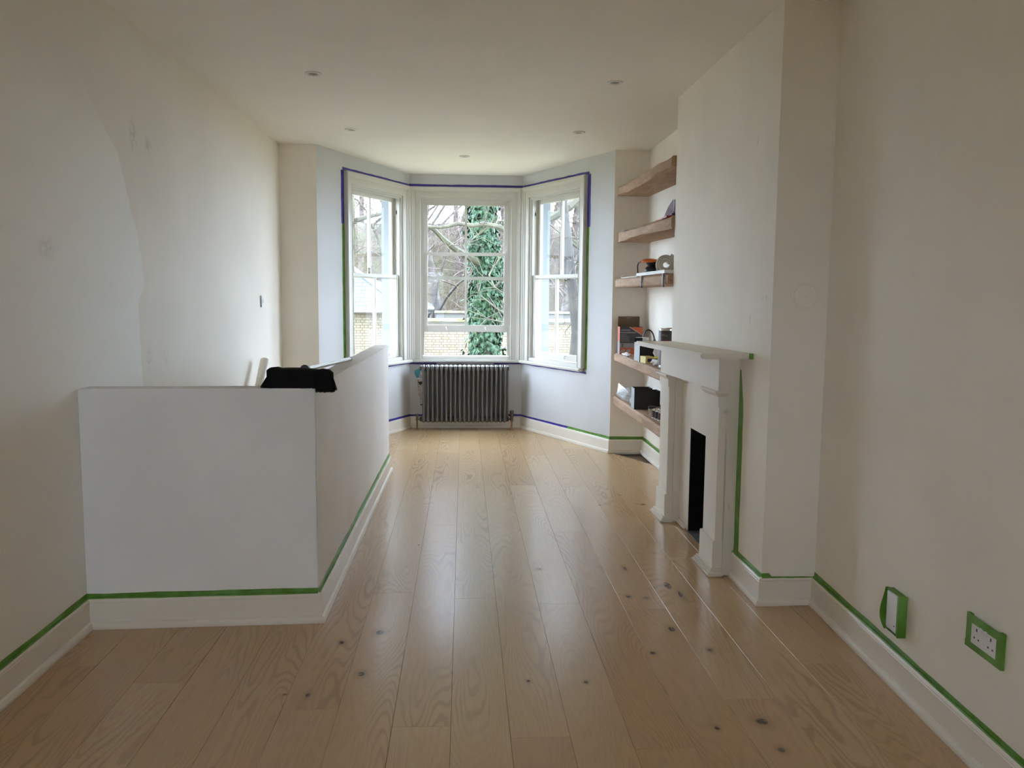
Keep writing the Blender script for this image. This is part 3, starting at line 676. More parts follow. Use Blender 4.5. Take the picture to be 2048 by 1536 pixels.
# --- lowest shelf
b = thing('plastic_bag', (1.385, 7.02, S5), 'thin clear plastic bag lying open at the far end of the lowest shelf', 'bag', rz=.1)
blob(.06, .19, .05, 21, .5).obj('bag_film', bag_m, b, smooth=True)
MB().add([(-.06, -.12, .02), (-.055, .10, .05), (-.03, .16, .13), (.02, .14, .12), (.05, .05, .06), (0, 0, .085)], [(0, 1, 5), (1, 2, 5), (2, 3, 5), (3, 4, 5)]).obj('bag_peak', bag_m, b)
b2 = thing('packet', (1.385, 6.70, S5), 'small crumpled grey packet between plastic bag and black carton', 'packet'); blob(.035, .06, .032, 25, .35).obj('film', lgrey_m, b2)
b = thing('carton', (1.327, 6.43, S5), 'larger open matt black carton on the lowest shelf', 'box', rz=-.02)
openbox(.140, .13, .165).obj('carton_body', matblack_m, b); MB().box(-.001, 0, 0, .13, 0, .165).obj('pale_side', lgrey_m, b)
b = thing('carton', (1.48, 6.60, S5), 'smaller black carton partly hidden behind the larger one', 'box'); openbox(.09, .12, .125).obj('carton_body', matblack_m, b)
b = thing('bottle', (1.505, 6.02, S5), 'tall white bottle with a dark label at the back of the lowest shelf', 'bottle')
MB().lathe([(.034, 0), (.036, .004), (.036, .15), (.020, .175), (.017, .18), (.017, .205), (0, .205)], 20).obj('bottle_body', white_m, b, smooth=35); MB().lathe([(.0364, .06), (.0364, .12)], 20, cap=False).obj('label_wrap', dgrey_m, b)
b = thing('glass_jar', (1.41, 6.17, S5), 'squat clear glass jar with a black lid on the lowest shelf', 'jar')
MB().lathe([(.028, 0), (.031, .004), (.031, .038), (.027, .043)], 20).obj('jar_body', jar_m, b, smooth=35); MB().lathe([(.030, .043), (.031, .045), (.031, .058), (.028, .06), (0, .06)], 20).obj('jar_lid', black_m, b, smooth=35)
for i, (x, y, lb_) in enumerate(((1.392, 5.97, 'small shiny sample tin at the left of the row on the lowest shelf'), (1.398, 5.905, 'small shiny sample tin in the middle of the row, lowest shelf'), (1.405, 5.84, 'small shiny sample tin nearest the fireplace on the lowest shelf'))):
    b = thing('sample_tin', (x, y, S5), lb_, 'tin', group='sample tins on the lowest shelf')
    MB().lathe([(.027, 0), (.0285, .002), (.027, .004), (.027, .060), (.0285, .062), (.0285, .066), (.024, .067), (.023, .064), (0, .064)], 20).obj('tin_body', tin_m, b, smooth=30)
    MB().lathe([(.0274, .008), (.0274, .056)], 20, cap=False).map(lambda v: v).obj('label_wrap', maroon_m if i != 1 else tinlabel_m, b)

# --- middle shelf
b = thing('palm_sander', (1.455, 6.50, S3), 'orange and black palm sander lying on the middle shelf', 'sander', rz=-.15)
MB().box(-.07, .06, -.055, .055, 0, .014).obj('sanding_pad', matblack_m, b, bevel=.003)
blob(.058, .058, .038, 31, .12).map(lambda v: v+Vector((0, 0, .012))).obj('motor_body', black_m, b, smooth=True)
MB().lathe([(.026, .07), (.030, .085), (.038, .10), (.044, .112), (.040, .122)], 20).map(lambda v: Vector((v.x*1.35+.01, v.y*1.25, v.z))).obj('grip', black_m, b, smooth=True)
MB().lathe([(.046, .112), (.048, .122), (.042, .134), (.026, .140), (0, .141)], 20).map(lambda v: Vector((v.x*1.55-.01, v.y*1.2, v.z-.1*max(0, v.x)))).obj('orange_top', sorange_m, b, smooth=True)
blob(.022, .045, .026, 35, .1).map(lambda v: v+Vector((.045, -.03, .03))).obj('dust_box', mgrey_m, b, smooth=True)
MB().tube([(-.06, .02, .122), (-.085, .05, .120), (-.10, .09, .112), (-.105, .11, .085), (-.10, .12, .03), (-.09, .12, .008), (-.04, .11, .006)], .005, 7).obj('power_cord', black_m, b, smooth=True)
b = thing('cable_reel', (1.40, 6.74, S3), 'small black plug and lead lying left of the sander', 'plug')
MB().box(-.018, .018, -.03, .03, 0, .038).obj('plug_body', black_m, b, bevel=.006); MB().tube([(0, .03, .02), (.01, .06, .02), (.03, .07, .006)], .004, 6).obj('lead', black_m, b)
b = thing('coiled_hose', (1.49, 6.20, S3+.087), 'coiled ribbed beige hose standing on the middle shelf', 'hose', rz=-.35)
pts_ = []
for i in range(150):
    a = i/150*2*PI*3.2; r_ = .022+.054*i/150; pts_.append((r_*math.cos(a), (.03 if i > 110 else .0)*(i-110)/40, r_*math.sin(a)))
mb = MB().tube(pts_, [.0105+.0012*(i % 2) for i in range(150)], 8); mb.obj('hose_coil', hose_m, b, smooth=True)
b = thing('white_cable', (1.34, 6.9, S3), 'loose white cable curling over the far end of the middle shelf', 'cable')
MB().tube([(.02, .22, .03), (-.004, .24, .014), (-.010, .20, .006), (.0, .12, .005), (.005, .02, .005), (.01, -.12, .007), (.02, -.28, .006)], .0045, 7).obj('cable_run', white_m, b, smooth=True)
b = thing('bracket_shelf', (1.305, 5.46, S3+.002), 'small white board with metal brackets hanging over the middle shelf edge', 'shelf board')
MB().box(0, .085, 0, .90, 0, .022).obj('board', white_m, b, bevel=.001)
for y in (.045, .72):
    k = MB().box(0, .006, y, y+.022, -.085, 0).box(.0, .012, y+.003, y+.019, -.09, -.075).tube([(.003, y+.011, -.055), (.012, y+.011, -.01)], .006, 6).obj('bracket', steel_m, b)

# --- second shelf
zs = SH[1][1]-.0245
b = thing('packet', (1.395, 5.74, zs), 'flat red and orange packet on the second shelf from the top', 'packet'); MB().box(-.06, .08, -.17, .16, 0, .012).map(lambda v: Vector((v.x, v.y, v.z+.003*math.sin(v.y*30)))).obj('packet_body', red_m, b, bevel=.003); MB().box(-.0606, -.06, -.05, .14, .002, .010).obj('orange_edge', orange_m, b)
b = thing('film_packet', (1.395, 5.80, zs+.016), 'crinkled mauve plastic packet propped on the red packet', 'packet')
v = [(0, .10, 0), (.01, .12, .03), (.02, .06, .085), (.03, -.04, .128), (.035, -.06, .10), (.03, -.05, .03), (.02, -.0, .004), (.05, .03, .05)]
MB().add(v, [(0, 1, 7), (1, 2, 7), (2, 3, 7), (3, 4, 7), (4, 5, 7), (5, 6, 7), (6, 0, 7)]).add([(q[0]+.012, q[1], q[2]) for q in v[:-1]]+[(.062, .03, .05)], [(7, 1, 0), (7, 2, 1), (7, 3, 2), (7, 4, 3), (7, 5, 4), (7, 6, 5), (7, 0, 6)]).obj('film', mauve_m, b)
b = thing('navy_packet', (1.43, 5.62, zs+.015), 'dark navy packet tucked against the chimney on the red packet', 'packet'); blob(.045, .035, .014, 44, .2).obj('packet_body', navy_m, b)
b = thing('paper_slip', (1.352, 7.10, S2+.004), 'thin white slip lying at the far end of the second shelf', 'paper'); MB().add([(-.02, -.09, .002), (.03, -.09, .004), (.03, .09, .002), (-.02, .09, .006), (-.02, -.09, .0), (.03, -.09, .002), (.03, .09, .0), (-.02, .09, .004)], [(0, 1, 2, 3), (7, 6, 5, 4), (0, 4, 5, 1), (1, 5, 6, 2), (2, 6, 7, 3), (3, 7, 4, 0)]).obj('slip', paper_m, b)

# ------------------------------------------------------------------ column radiator
rad = thing('column_radiator', (.009, 8.645, 0), 'bare metal column radiator below the middle bay window', 'radiator')
Z0, Z1, PT = .078, .678, .0466
def section():
    mb = MB()
    for y in (-.040, .040):
        mb.tube([(0, y*.45, Z0+.012), (0, y*.92, Z0+.022), (0, y*1.0, Z0+.05), (0, y, Z0+.06), (0, y, Z1-.06), (0, y, Z1-.05), (0, y*.92, Z1-.018), (0, y*.45, Z1-.006)], [.011, .014, .0155, .0125, .0125, .0155, .014, .011], 10)
    mb.tube([(PT/2, 0, Z0+.03), (PT/2, 0, Z1-.03)], .0135, 10)
    for zc in (Z0+.036, Z1-.034):
        b0 = len(mb.v); mb.lathe([(.018, -PT/2), (.030, -PT/2+.004), (.0285, -.012), (.033, -.009), (.033, .009), (.0285, .012), (.030, PT/2-.004), (.018, PT/2)], 14)
        mb.map(lambda v: Vector((v.z, v.x*1.35, zc+v.y)), b0)
    return mb
s0 = section().obj('section', steel_m, rad, smooth=35); s0.location.x = -9*PT
for i in range(1, 19): copy(s0, rad, ((i-9)*PT, 0, 0))
for s_ in (-1, 1):
    for zc in (Z0+.036, Z1-.034):
        MB().lathe([(.016, 0), (.024, .003), (.026, .012), (.018, .018), (.010, .020)], 14).map(lambda v: Vector((s_*(9.5*PT+v.z), v.x, zc+v.y))).obj('end_plug', steel_m, rad, smooth=35, fix=True)
for x in (-.31, .33):
    for z in (.20, .55): MB().box(x-.012, x+.012, .03, .145, z-.03, z+.03).obj('wall_bracket', black_m, rad)
xv = -9.5*PT-.045
vl = MB().tube([(xv, 0, .0), (xv, 0, .125)], .008, 10).obj('pipe', bronze_m, rad, smooth=True); MB().lathe([(.022, 0), (.022, .006), (.012, .009)], 16, (xv, 0, 0)).obj('pipe_collar', copper_m, rad)
vb = MB().lathe([(.010, .100), (.015, .103), (.015, .118), (.011, .122), (.012, .150), (.008, .165), (.006, .172)], 12, (xv, 0, 0)).tube([(xv, 0, .113), (-9.5*PT-.015, 0, .113)], .009, 10).obj('valve', bronze_m, rad, smooth=35)
xv = 9.5*PT+.049
MB().tube([(xv, 0, 0), (xv, 0, .10)], .008, 10).obj('pipe', copper_m, rad, smooth=True); MB().lathe([(.022, 0), (.022, .006), (.012, .009)], 16, (xv, 0, 0)).obj('pipe_collar', copper_m, rad)
vb = MB().lathe([(.011, .092), (.016, .096), (.016, .125), (.012, .130)], 12, (xv, 0, 0)).tube([(xv, 0, .113), (9.5*PT+.015, 0, .113)], .010, 10).obj('valve', bronze_m, rad, smooth=35)
MB().lathe([(.014, .130), (.018, .136), (.020, .165), (.017, .17), (.021, .176), (.021, .200), (.016, .206), (0, .206)], 16, (xv, 0, 0)).obj('thermostat_head', bronze_m, vb, smooth=35)
nw = thing('newspaper', (-.42, 8.715, .20), 'folded newspaper tucked behind the left end of the radiator', 'newspaper')
out_ = [(-.008, 0), (-.030, .05), (-.052, .19), (-.060, .30), (-.086, .375), (-.088, .41), (-.045, .43), (.06, .43), (.06, 0)]
def npz(pts, y0, y1): return MB().prism(pts, y0, y1).map(lambda v: Vector((v.x, v.z+.03-.06*v.y, v.y)))
npz(out_, 0, .012).obj('folded_sheets', news_m, nw, fix=True)
npz([(-.086, .377), (-.087, .41), (-.045, .428), (-.02, .428), (-.045, .335), (-.066, .335)], -.001, 0).obj('teal_picture', teal_m, nw, fix=True)
npz([(-.066, .335), (-.045, .335), (-.03, .33), (-.03, .322), (-.060, .32)], -.0012, 0).obj('white_margin', paper_m, nw, fix=True)
npz([(-.056, .29), (-.0, .30), (-.0, .29), (-.025, .255)], -.0012, 0).obj('dark_picture', dgrey_m, nw, fix=True)
npz([(-.030, .045), (-.008, .045), (-.008, .06), (-.032, .06)], -.0012, 0).obj('headline', dgrey_m, nw, fix=True)

# ------------------------------------------------------------------ ceiling downlights (switched off)
for (x, y), lb_ in zip(((-.865, 5.03), (.887, 5.072), (-.866, 6.666), (.883, 6.605), (.003, 7.774)), ('unlit white recessed downlight nearest the camera on the left', 'unlit white recessed downlight nearest the chimney breast', 'unlit white recessed downlight in front of the left bay window', 'unlit white recessed downlight in front of the alcove', 'unlit white recessed downlight inside the bay')):
    zc = ZC if y < YP else ZC-(ZC-ZCB+.01)*(y-YP)/(YB+.5-YP)
    b = thing('downlight', (x, y, zc), lb_, 'downlight', group='ceiling downlights')
    MB().add([], []).lathe([(.047, .0005), (.048, -.003), (.046, -.007), (.038, -.009), (.030, -.006), (.027, -.002), (.026, .0)], 28, cap=False).obj('trim_ring', lamp_m, b, smooth=40)
    MB().lathe([(.0262, -.002), (.022, -.003), (0, -.003)], 24, cap=False).obj('lamp_lens', recess_m, b, smooth=True)

# ------------------------------------------------------------------ sockets, plates, switch
dW = Vector((.0458, 1, 0)).normalized(); rzW = math.atan2(dW.y, dW.x)
def wallx(y, z): return (XR(y), y, z)
sk_ = thing('double_socket', wallx(2.30, .395), 'white double power socket on the right wall, framed in green tape', 'socket', rz=rzW)
MB().box(-.073, .073, 0, .010, -.043, .043).obj('face_plate', white_m, sk_, bevel=.003)
for q in (-.036, .036):
    MB().box(q-.003, q+.003, .0098, .0104, .008, .018).obj('pin_slot', black_m, sk_)
    for e in (-.011, .011): MB().box(q+e-.0035, q+e+.0035, .0098, .0104, -.016, -.011).obj('pin_slot', black_m, sk_)
    MB().box(q*.35-.006, q*.35+.006, .0098, .014, .012, .028).obj('rocker_switch', white_m, sk_, bevel=.001)
t_ = thing('masking_tape', wallx(2.30, .395), 'green masking tape framing the double socket', 'tape', rz=rzW)
for (x0, x1, z0, z1) in ((-.092, .092, .026, .052), (-.088, .094, -.054, -.034), (-.092, -.064, -.036, .03), (.064, .090, -.036, .03)):
    MB().box(x0, x1, .0102, .0108, z0, z1).obj('tape_strip', green_m, t_)
MB().box(-.092, -.074, .0, .0105, -.054, .052).box(.074, .092, .0, .0105, -.05, .05).obj('tape_edge', green_m, t_)
k_ = thing('blank_box', wallx(2.825, .275), 'white surface-mounted box low on the right wall, edged in green tape', 'wall box', rz=rzW)
MB().box(-.050, .050, 0, .030, -.072, .072).obj('box_cover', white_m, k_, bevel=.006); MB().lathe([(.003, .0), (.003, .001), (0, .001)], 8).map(lambda v: Vector((-.02+v.x, .030+v.z, -.045+v.y))).obj('screw', black_m, k_)
t_ = thing('masking_tape', wallx(2.825, .275), 'green masking tape peeling around the blank wall box', 'tape', rz=rzW)
MB().box(-.0515, -.0505, .002, .034, -.076, .075).obj('tape_strip', green_m, t_); MB().box(-.052, .052, .004, .032, .0725, .0735).obj('tape_strip', green_m, t_); MB().box(-.052, .040, .004, .032, -.0745, -.0735).obj('tape_strip', green_m, t_)
MB().box(-.051, -.034, .0302, .0308, -.07, .07).obj('tape_strip', green_m, t_)
v = []; f = []
N = 12
for i in range(N+1):
    t = i/N; z = .076-.156*t; o_ = .0515+.010*math.sin(PI*t); y_ = .022
    e_ = .012+.024*t*math.sin(PI*min(1, t*.98+.02)); v += [(o_, y_, z), (o_-.004*t, y_+e_, z), (o_-.004*t+.001, y_+e_, z), (o_+.001, y_, z)]
for i in range(N):
    for q in range(4): f.append((4*i+q, 4*i+(q+1) % 4, 4*i+4+(q+1) % 4, 4*i+4+q))
MB().add(v, f).obj('peeling_strip', green_m, t_, fix=True)
bp = thing('blanking_plate', (1.501, YC0, 1.398), 'round painted-over blanking plate on the chimney breast return', 'wall plate')
MB().lathe([(.062, 0), (.062, .0015), (.059, .003), (.054, .0032), (.052, .0015), (.050, .003), (.006, .003), (.0055, .001), (.003, .001), (.0025, .003), (0, .003)], 40).map(lambda v: Vector((v.x, -v.z, v.y))).obj('plate', wall_m, bp, smooth=20, fix=True)
ls = thing('light_switch', (XL, 6.625, 1.331), 'small white double light switch on the left wall', 'switch')
MB().box(0, .012, -.045, .045, -.045, .045).obj('switch_plate', white_m, ls, bevel=.003)
for q in (-.018, .016): MB().box(.0115, .014, q-.009, q+.009, -.014, .014).obj('rocker', white_m, ls, bevel=.001)
# stair handrail on the left wall
hr = thing('handrail', (-1.475, 6.33, .0), 'cream wooden stair handrail end rising behind the half wall', 'handrail')
MB().tube([(0, 0, .895), (0, -.10, .795), (0, -2.3, -1.2)], .034, 14).obj('rail', trim_m, hr, smooth=40)
for q in (.25, 1.4): MB().tube([(-.084, -q, .86-q*.91-.06), (-.02, -q, .86-q*.91-.06), (0, -q, .86-q*.91-.03)], .007, 8).obj('rail_bracket', steel_m, hr)

# ------------------------------------------------------------------ broom on the half wall
bris_m = M('black_bristle', (0.003, 0.003, 0.003), 0.7, spec=0.2)
br = thing('broom', (-.675, 3.535, HWZ), 'black soft broom lying on the half wall corner with a metal handle', 'broom')
mb = MB(); N = 18
prof_ = []
for i in range(N+1):
    t = i/N; x = -.143+.276*t; e = abs(t-.5)*2; hw = .026*(1 if e < .8 else math.sqrt(max(.02, 1-((e-.8)/.2)**2)))+.004
    zb = .060+.012*(1-e*e)-.008*t-(.012 if e > .66 else 0); th = (.034 if e > .66 else .016)*(1 if e < .9 else .75)
    y = -.004-.012*(t-.5)
    prof_.append((x, y, hw, zb, th))
v = []; f = []
for x, y, hw, zb, th in prof_:
    v += [(x, y-hw, zb), (x, y-hw, zb+th*.7), (x, y-hw*.6, zb+th), (x, y+hw*.6, zb+th), (x, y+hw, zb+th*.7), (x, y+hw, zb)]
for i in range(N):
    for q in range(6): f.append((6*i+q, 6*i+(q+1) % 6, 6*i+6+(q+1) % 6, 6*i+6+q))
f += [tuple(range(6)), tuple(range(6*N+5, 6*N-1, -1))]
MB().add(v, f).obj('broom_head', bris_m, br, fix=True, smooth=40)
rr = random.Random(3); mb = MB()
for i in range(4200):
    t = rr.random(); x, y, hw, zb, th = prof_[min(N, int(t*N))]; x = -.140+.268*t; s_ = rr.uniform(-1, 1)
    p0_ = Vector((x, y+s_*hw*.85, zb+.003)); xe = x+(t-.5)*(.045 if t < .5 else .02)+rr.uniform(-.008, .008); ye = y+s_*hw*1.5+rr.uniform(-.006, .006)-.004
    over = xe > .066 or ye < -.035
    ze = (-.012 if xe > .066 else .002)+rr.uniform(-.004, .005)
    if ye < -.022-.0 and xe <= .066: ye = max(ye, -.021); 
    p1_ = Vector((xe, ye, ze)); w_ = .0011; dx = Vector((w_, 0, 0)); dy = Vector((0, w_, 0))
    mb.add([p0_-dx-dy, p0_+dx-dy, p0_+dy, p1_-dx*.5-dy*.5, p1_+dx*.5-dy*.5, p1_+dy*.5], [(0, 1, 4, 3), (1, 2, 5, 4), (2, 0, 3, 5), (3, 4, 5)])
bo = mb.obj('bristles', bris_m, br); bo['kind'] = 'stuff'
MB().tube([(.012, .004, .078), (.0125, .05, .074)], [.019, .016], 12).obj('handle_socket', black_m, br, smooth=40)
MB().tube([(.0125, .03, .0745), (.010, 1.425, .0135)], .0115, 14).obj('handle', chrome_m, br, smooth=40)
MB().tube([(.010, 1.40, .0146), (.010, 1.452, .0125)], [.0125, .0122], 14).obj('end_cap', M('grey_rubber', (.12, .12, .12), .5), br, smooth=40)

# ================================================================== outside
GZ = -3.4
ground_m = M('garden_ground', (0.13, 0.12, 0.07), 0.9); n = NT(ground_m); p = n.pos(); c = n.mix(n.smooth(n.noise(p, 2.5, 5), .35, .65), (.10, .11, .05, 1), (.20, .16, .10, 1)); n.l.new(c, n.b.inputs['Base Color'])
st(MB().box(-60, 60, 9.5, 75, GZ-.3, GZ).box(-60, 60, -60, -3.2, GZ-.3, GZ).box(-60, -2.2, -3.2, 9.5, GZ-.3, GZ).box(2.4, 60, -3.2, 9.5, GZ-.3, GZ).obj('ground', ground_m), 'garden ground far below the windows')
bank_m = M('leaf_litter', (0.20, 0.16, 0.10), 0.9); n = NT(bank_m); p = n.pos()
c = n.mix(n.smooth(n.noise(p, 1.3, 6, .65), .35, .65), (.125, .096, .062, 1), (.068, .054, .031, 1)); c = n.mix(n.smooth(n.noise(p, .45, 3), .5, .68), c, (.08, .08, .035, 1)); n.l.new(c, n.b.inputs['Base Color']); n.bump(n.noise(p, 5, 5), .8, .3)
def bankz(x, y): 
    t = max(0, min(1, (y-33)/13)); t = t*t*(3-2*t); e = max(0, min(1, (abs(x)-11)/8)); t *= 1-e*e*(3-2*e)
    return GZ + t*8.6 + .35*noise.noise(Vector((x*.35, y*.35, 0))) + .15*noise.noise(Vector((x*1.3, y*1.3, 4)))
NX, NY = 70, 34; v = []; f = []
for j in range(NY+1):
    for i in range(NX+1):
        x = -28+56*i/NX; y = 31+30*j/NY; v.append((x, y, bankz(x, y)))
for j in range(NY):
    for i in range(NX): a = j*(NX+1)+i; f.append((a, a+1, a+NX+2, a+NX+1))
st(MB().add(v, f).obj('ground_bank', bank_m, smooth=True), 'brown leafy bank rising behind the garden walls')

# ---- brickwork
stock = M('yellow_stock_brick', (0.34, 0.28, 0.18), 0.85); n = NT(stock); p = n.pos(); r_ = n.new('ObjectInfo').outputs['Random']
c = n.ramp(r_, [(0, (.165, .138, .095)), (.5, (.15, .124, .083)), (.8, (.178, .153, .11)), (1, (.132, .104, .066))]); c = n.mix(n.math('MULTIPLY', n.smooth(n.noise(p, 3, 4), .5, .75), .45), c, (.12, .096, .05, 1)); n.l.new(c, n.b.inputs['Base Color'])
mort = M('lime_mortar', (0.122, 0.096, 0.066), 0.9)
rendm = M('weathered_render', (0.24, 0.23, 0.205), 0.85); n = NT(rendm); p = n.pos(); c = n.mix(n.smooth(n.noise(p, 2.2, 5), .4, .7), (.125, .12, .108, 1), (.085, .082, .06, 1)); n.l.new(c, n.b.inputs['Base Color'])
copem = M('coping_stone', (0.33, 0.30, 0.225), 0.85); n = NT(copem); p = n.pos(); c = n.mix(n.smooth(n.noise(p, 3, 4), .45, .7), (.17, .155, .112, 1), (.11, .095, .045, 1)); n.l.new(c, n.b.inputs['Base Color'])
slate_m = M('welsh_slate', (0.23, 0.26, 0.30), 0.5); n = NT(slate_m); r_ = n.new('ObjectInfo').outputs['Random']; c = n.ramp(r_, [(0, (.032, .038, .047)), (1, (.044, .052, .063))]); n.l.new(c, n.b.inputs['Base Color'])
moss_m = M('mossy_slate', (0.25, 0.25, 0.21), 0.8); n = NT(moss_m); p = n.pos(); c = n.mix(n.smooth(n.noise(p, 5, 5), .4, .65), (.09, .09, .08, 1), (.05, .05, .03, 1)); n.l.new(c, n.b.inputs['Base Color'])
lead_m = M('lead_grey', (0.13, 0.125, 0.12), 0.6)
iron_m = M('black_ironwork', (0.03, 0.03, 0.032), 0.5)
def bricks(parent, x0, x1, z0, z1, yf, nmax=10**6):
    """English bond laid proud of a recessed mortar wall whose face is at yf+.01"""
    protos = {}; cnt = 0; zi = 0; z = z0; CH = .075
    while z < z1-.04:
        L = .215 if zi % 2 else .1025; pitch = L+.01; x = x0 - (0 if zi % 2 else pitch*.5)
        h = min(.065, z1-z-.008)
        while x < x1-.03:
            a, b_ = max(x, x0), min(x+L, x1); key = (round(b_-a, 3), round(h, 3))
            if b_-a > .02:
                if key not in protos: o = protos[key] = MB().box(0, b_-a, 0, .03, 0, h).obj('brick', stock, parent, bevel=.004, seg=1)
                else: o = copy(protos[key], parent)
                o.location = (a, yf-.006+random.uniform(-.002, .002), z); cnt += 1
            x += pitch
        z += CH; zi += 1
    return cnt
def brickstuff(parent, x0, x1, z0, z1, yf):
    mb = MB(); zi = 0; z = z0
    while z < z1-.04:
        L = .215 if zi % 2 else .1025; pitch = L+.01; x = x0-(0 if zi % 2 else pitch*.5); h = min(.065, z1-z-.008)
        while x < x1-.03:
            a, b_ = max(x, x0), min(x+L, x1)
            if b_-a > .02: mb.box(a, b_, yf-.006, yf+.02, z, z+h)
            x += pitch
        z += .075; zi += 1
    if mb.v: o = mb.obj('brickwork', stock, parent); o['kind'] = 'stuff'

# ---- outbuilding with a hipped slate roof (left)
YO = 24.0
ez = atY((740, 620), YO).z; X1 = atY((796, 619), YO).x
ob = tag(empty('outbuilding', (X1-3, YO, GZ)), 'yellow brick outbuilding with a hipped slate roof beyond the left window', 'building')
OBI = Matrix.Translation(-Vector(ob.location))
def opart(nm, mb, mat, parent=None, **k):
    o = mb.obj(nm, mat, parent or ob, **k)
    if parent is None: o.data.transform(OBI)
    return o
wl_ = opart('wall', MB().box(X1-7, X1, YO+.008, YO+5, GZ, ez-.04), mort)
vx0, vx1 = atY((700, 650), YO).x-.1, X1
zb_ = atY((740, 716), YO).z; zb_ = ez-.05-.075*math.ceil((ez-.05-zb_)/.075)
# bricks are children of the wall part (whose origin is the outbuilding's base)
_before = set(o.name for o in bpy.data.objects)
bricks(wl_, vx0, vx1, zb_, ez-.05, YO)
brickstuff(wl_, X1-7, vx0-.01, GZ, ez-.05, YO); brickstuff(wl_, vx0, vx1, GZ, zb_-.01, YO)
for o in bpy.data.objects:
    if o.name not in _before and o.parent == wl_: o.location = Vector(o.location)-Vector(ob.location)
tp = math.tan(math.radians(35)); OV = .25; D_ = 2.6
e0 = (X1+OV, YO-OV); zr = ez+ (D_)*tp
rf = opart('roof', MB().add([(X1-7, e0[1], ez), (e0[0], e0[1], ez), (e0[0], YO+D_*2, ez), (X1-7, YO+D_*2, ez), (X1-7, e0[1]+D_, zr), (e0[0]-D_, e0[1]+D_, zr)],
    [(0, 1, 5, 4), (1, 2, 5), (2, 3, 4, 5), (0, 3, 2, 1), (0, 4, 3)]), moss_m)
# slates on the front slope
sl = None; sw, gz = .205, .19; cs, sn = math.cos(math.radians(35)), math.sin(math.radians(35))
for j in range(14):
    dy = j*gz*cs; 
    xr = e0[0]-dy-.06; x = X1-1.9 - (sw/2 if j % 2 else 0)
    while x < xr-.03:
        w_ = min(sw-.006, xr-x)
        if w_ > sw-.01:
            if sl is None: sl = MB().box(0, w_, 0, gz*1.15, 0, .012).obj('slate', slate_m, rf); o = sl
            else: o = copy(sl, rf)
            o.rotation_euler = (math.radians(35)-.02, 0, 0)
        else: o = MB().box(0, w_, 0, gz*1.1, 0, .012).obj('slate', slate_m, rf); o.rotation_euler = (math.radians(35)-.02, 0, 0)
        o.location = Vector((x, e0[1]+dy, ez+dy*tp+.006))-Vector(ob.location); x += sw
opart('hip_ridge', MB().tube([(e0[0], e0[1], ez+.03), (e0[0]-D_, e0[1]+D_, zr+.03)], .07, 8), lead_m)
opart('ridge', MB().tube([(e0[0]-D_, e0[1]+D_, zr+.03), (X1-7, e0[1]+D_, zr+.03)], .07, 8), lead_m)
opart('gutter', MB().box(X1-7, e0[0]+.02, e0[1]-.09, e0[1]+.02, ez-.07, ez+.01), lead_m, bevel=.02)

# ---- second, farther roof whose eave shows at the edge of the middle window
YO2 = 29.6; X2 = atY((866, 616), YO2).x; ez2 = atY((866, 615), YO2).z
o2 = tag(empty('outbuilding', (X2-2, YO2, GZ)), 'pale rendered outbuilding with bracketed gutter beyond the middle window', 'building')
I2 = Matrix.Translation(-Vector(o2.location))
def o2part(nm, mb, mat, **k):
    o = mb.obj(nm, mat, o2, **k); o.data.transform(I2); return o
o2part('wall', MB().box(X2-4, X2-.22, YO2+.25, YO2+4, GZ, ez2-.02), rendm)
o2part('roof', MB().add([(X2-4, YO2, ez2), (X2, YO2, ez2), (X2, YO2+4, ez2), (X2-4, YO2+4, ez2), (X2-4, YO2+2, ez2+1.0), (X2-2.2, YO2+2, ez2+1.0)], [(0, 1, 5, 4), (1, 2, 5), (2, 3, 4, 5), (0, 3, 2, 1), (0, 4, 3)]), moss_m)
o2part('gutter', MB().tube([(X2-4, YO2-.03, ez2-.05), (X2+.05, YO2-.03, ez2-.05)], .06, 8), lead_m)
o2part('gutter_bracket', MB().tube([(X2-.04, YO2, ez2-.10), (X2-.06, YO2+.02, ez2-.20), (X2-.14, YO2+.05, ez2-.26), (X2-.18, YO2+.15, ez2-.42)], .03, 6).box(X2-.24, X2-.0, YO2-.02, YO2+.04, ez2-.14, ez2-.09), iron_m)

# ---- garden wall with coping and the parapet behind it (middle)
YG = 24.6
gzT = atY((900, 637), YG).z
gx0, gx1 = X1+.35, 7.0
gw = tag(empty('garden_wall', (1.5, YG, GZ)), 'pale yellow brick garden wall with stone coping beyond the middle window', 'wall')
IG = Matrix.Translation(-Vector(gw.location))
wlg = MB().box(gx0, gx1, YG+.008, YG+.3, GZ, gzT-.14).obj('wall', mort, gw); wlg.data.transform(IG)
x = gx0-.04
while x < gx1:
    o = MB().box(0, .895, 0, .42, 0, .10).obj('coping_stone', copem, gw, bevel=.012) if x < gx0 else copy(cs_, gw)
    if x < gx0: cs_ = o
    o.location = Vector((x, YG-.06, gzT-.10))-Vector(gw.location); x += .9
o = MB().box(gx0, gx1, YG-.012, YG+.25, gzT-.15, gzT-.10).obj('render_band', rendm, gw); o.data.transform(IG)
vx0, vx1 = atY((840, 690), YG).x-.05, atY((985, 690), YG).x
zt_ = gzT-.16; zb_ = zt_-.075*13
_before = set(o.name for o in bpy.data.objects)
bricks(wlg, vx0, vx1, zb_, zt_, YG); brickstuff(wlg, gx0, vx0-.01, GZ, zt_, YG); brickstuff(wlg, vx1+.01, gx1, GZ, zt_, YG); brickstuff(wlg, vx0, vx1, GZ, zb_-.01, YG)
for o in bpy.data.objects:
    if o.name not in _before and o.parent == wlg: o.location = Vector(o.location)-Vector(gw.location)
YPp = 26.0; PX0 = atY((871, 630), YPp).x; pzT = atY((900, 622), YPp).z
pp = tag(empty('parapet_wall', (1, YPp, GZ)), 'grey rendered parapet wall rising behind the brick garden wall', 'wall'); IP = Matrix.Translation(-Vector(pp.location))
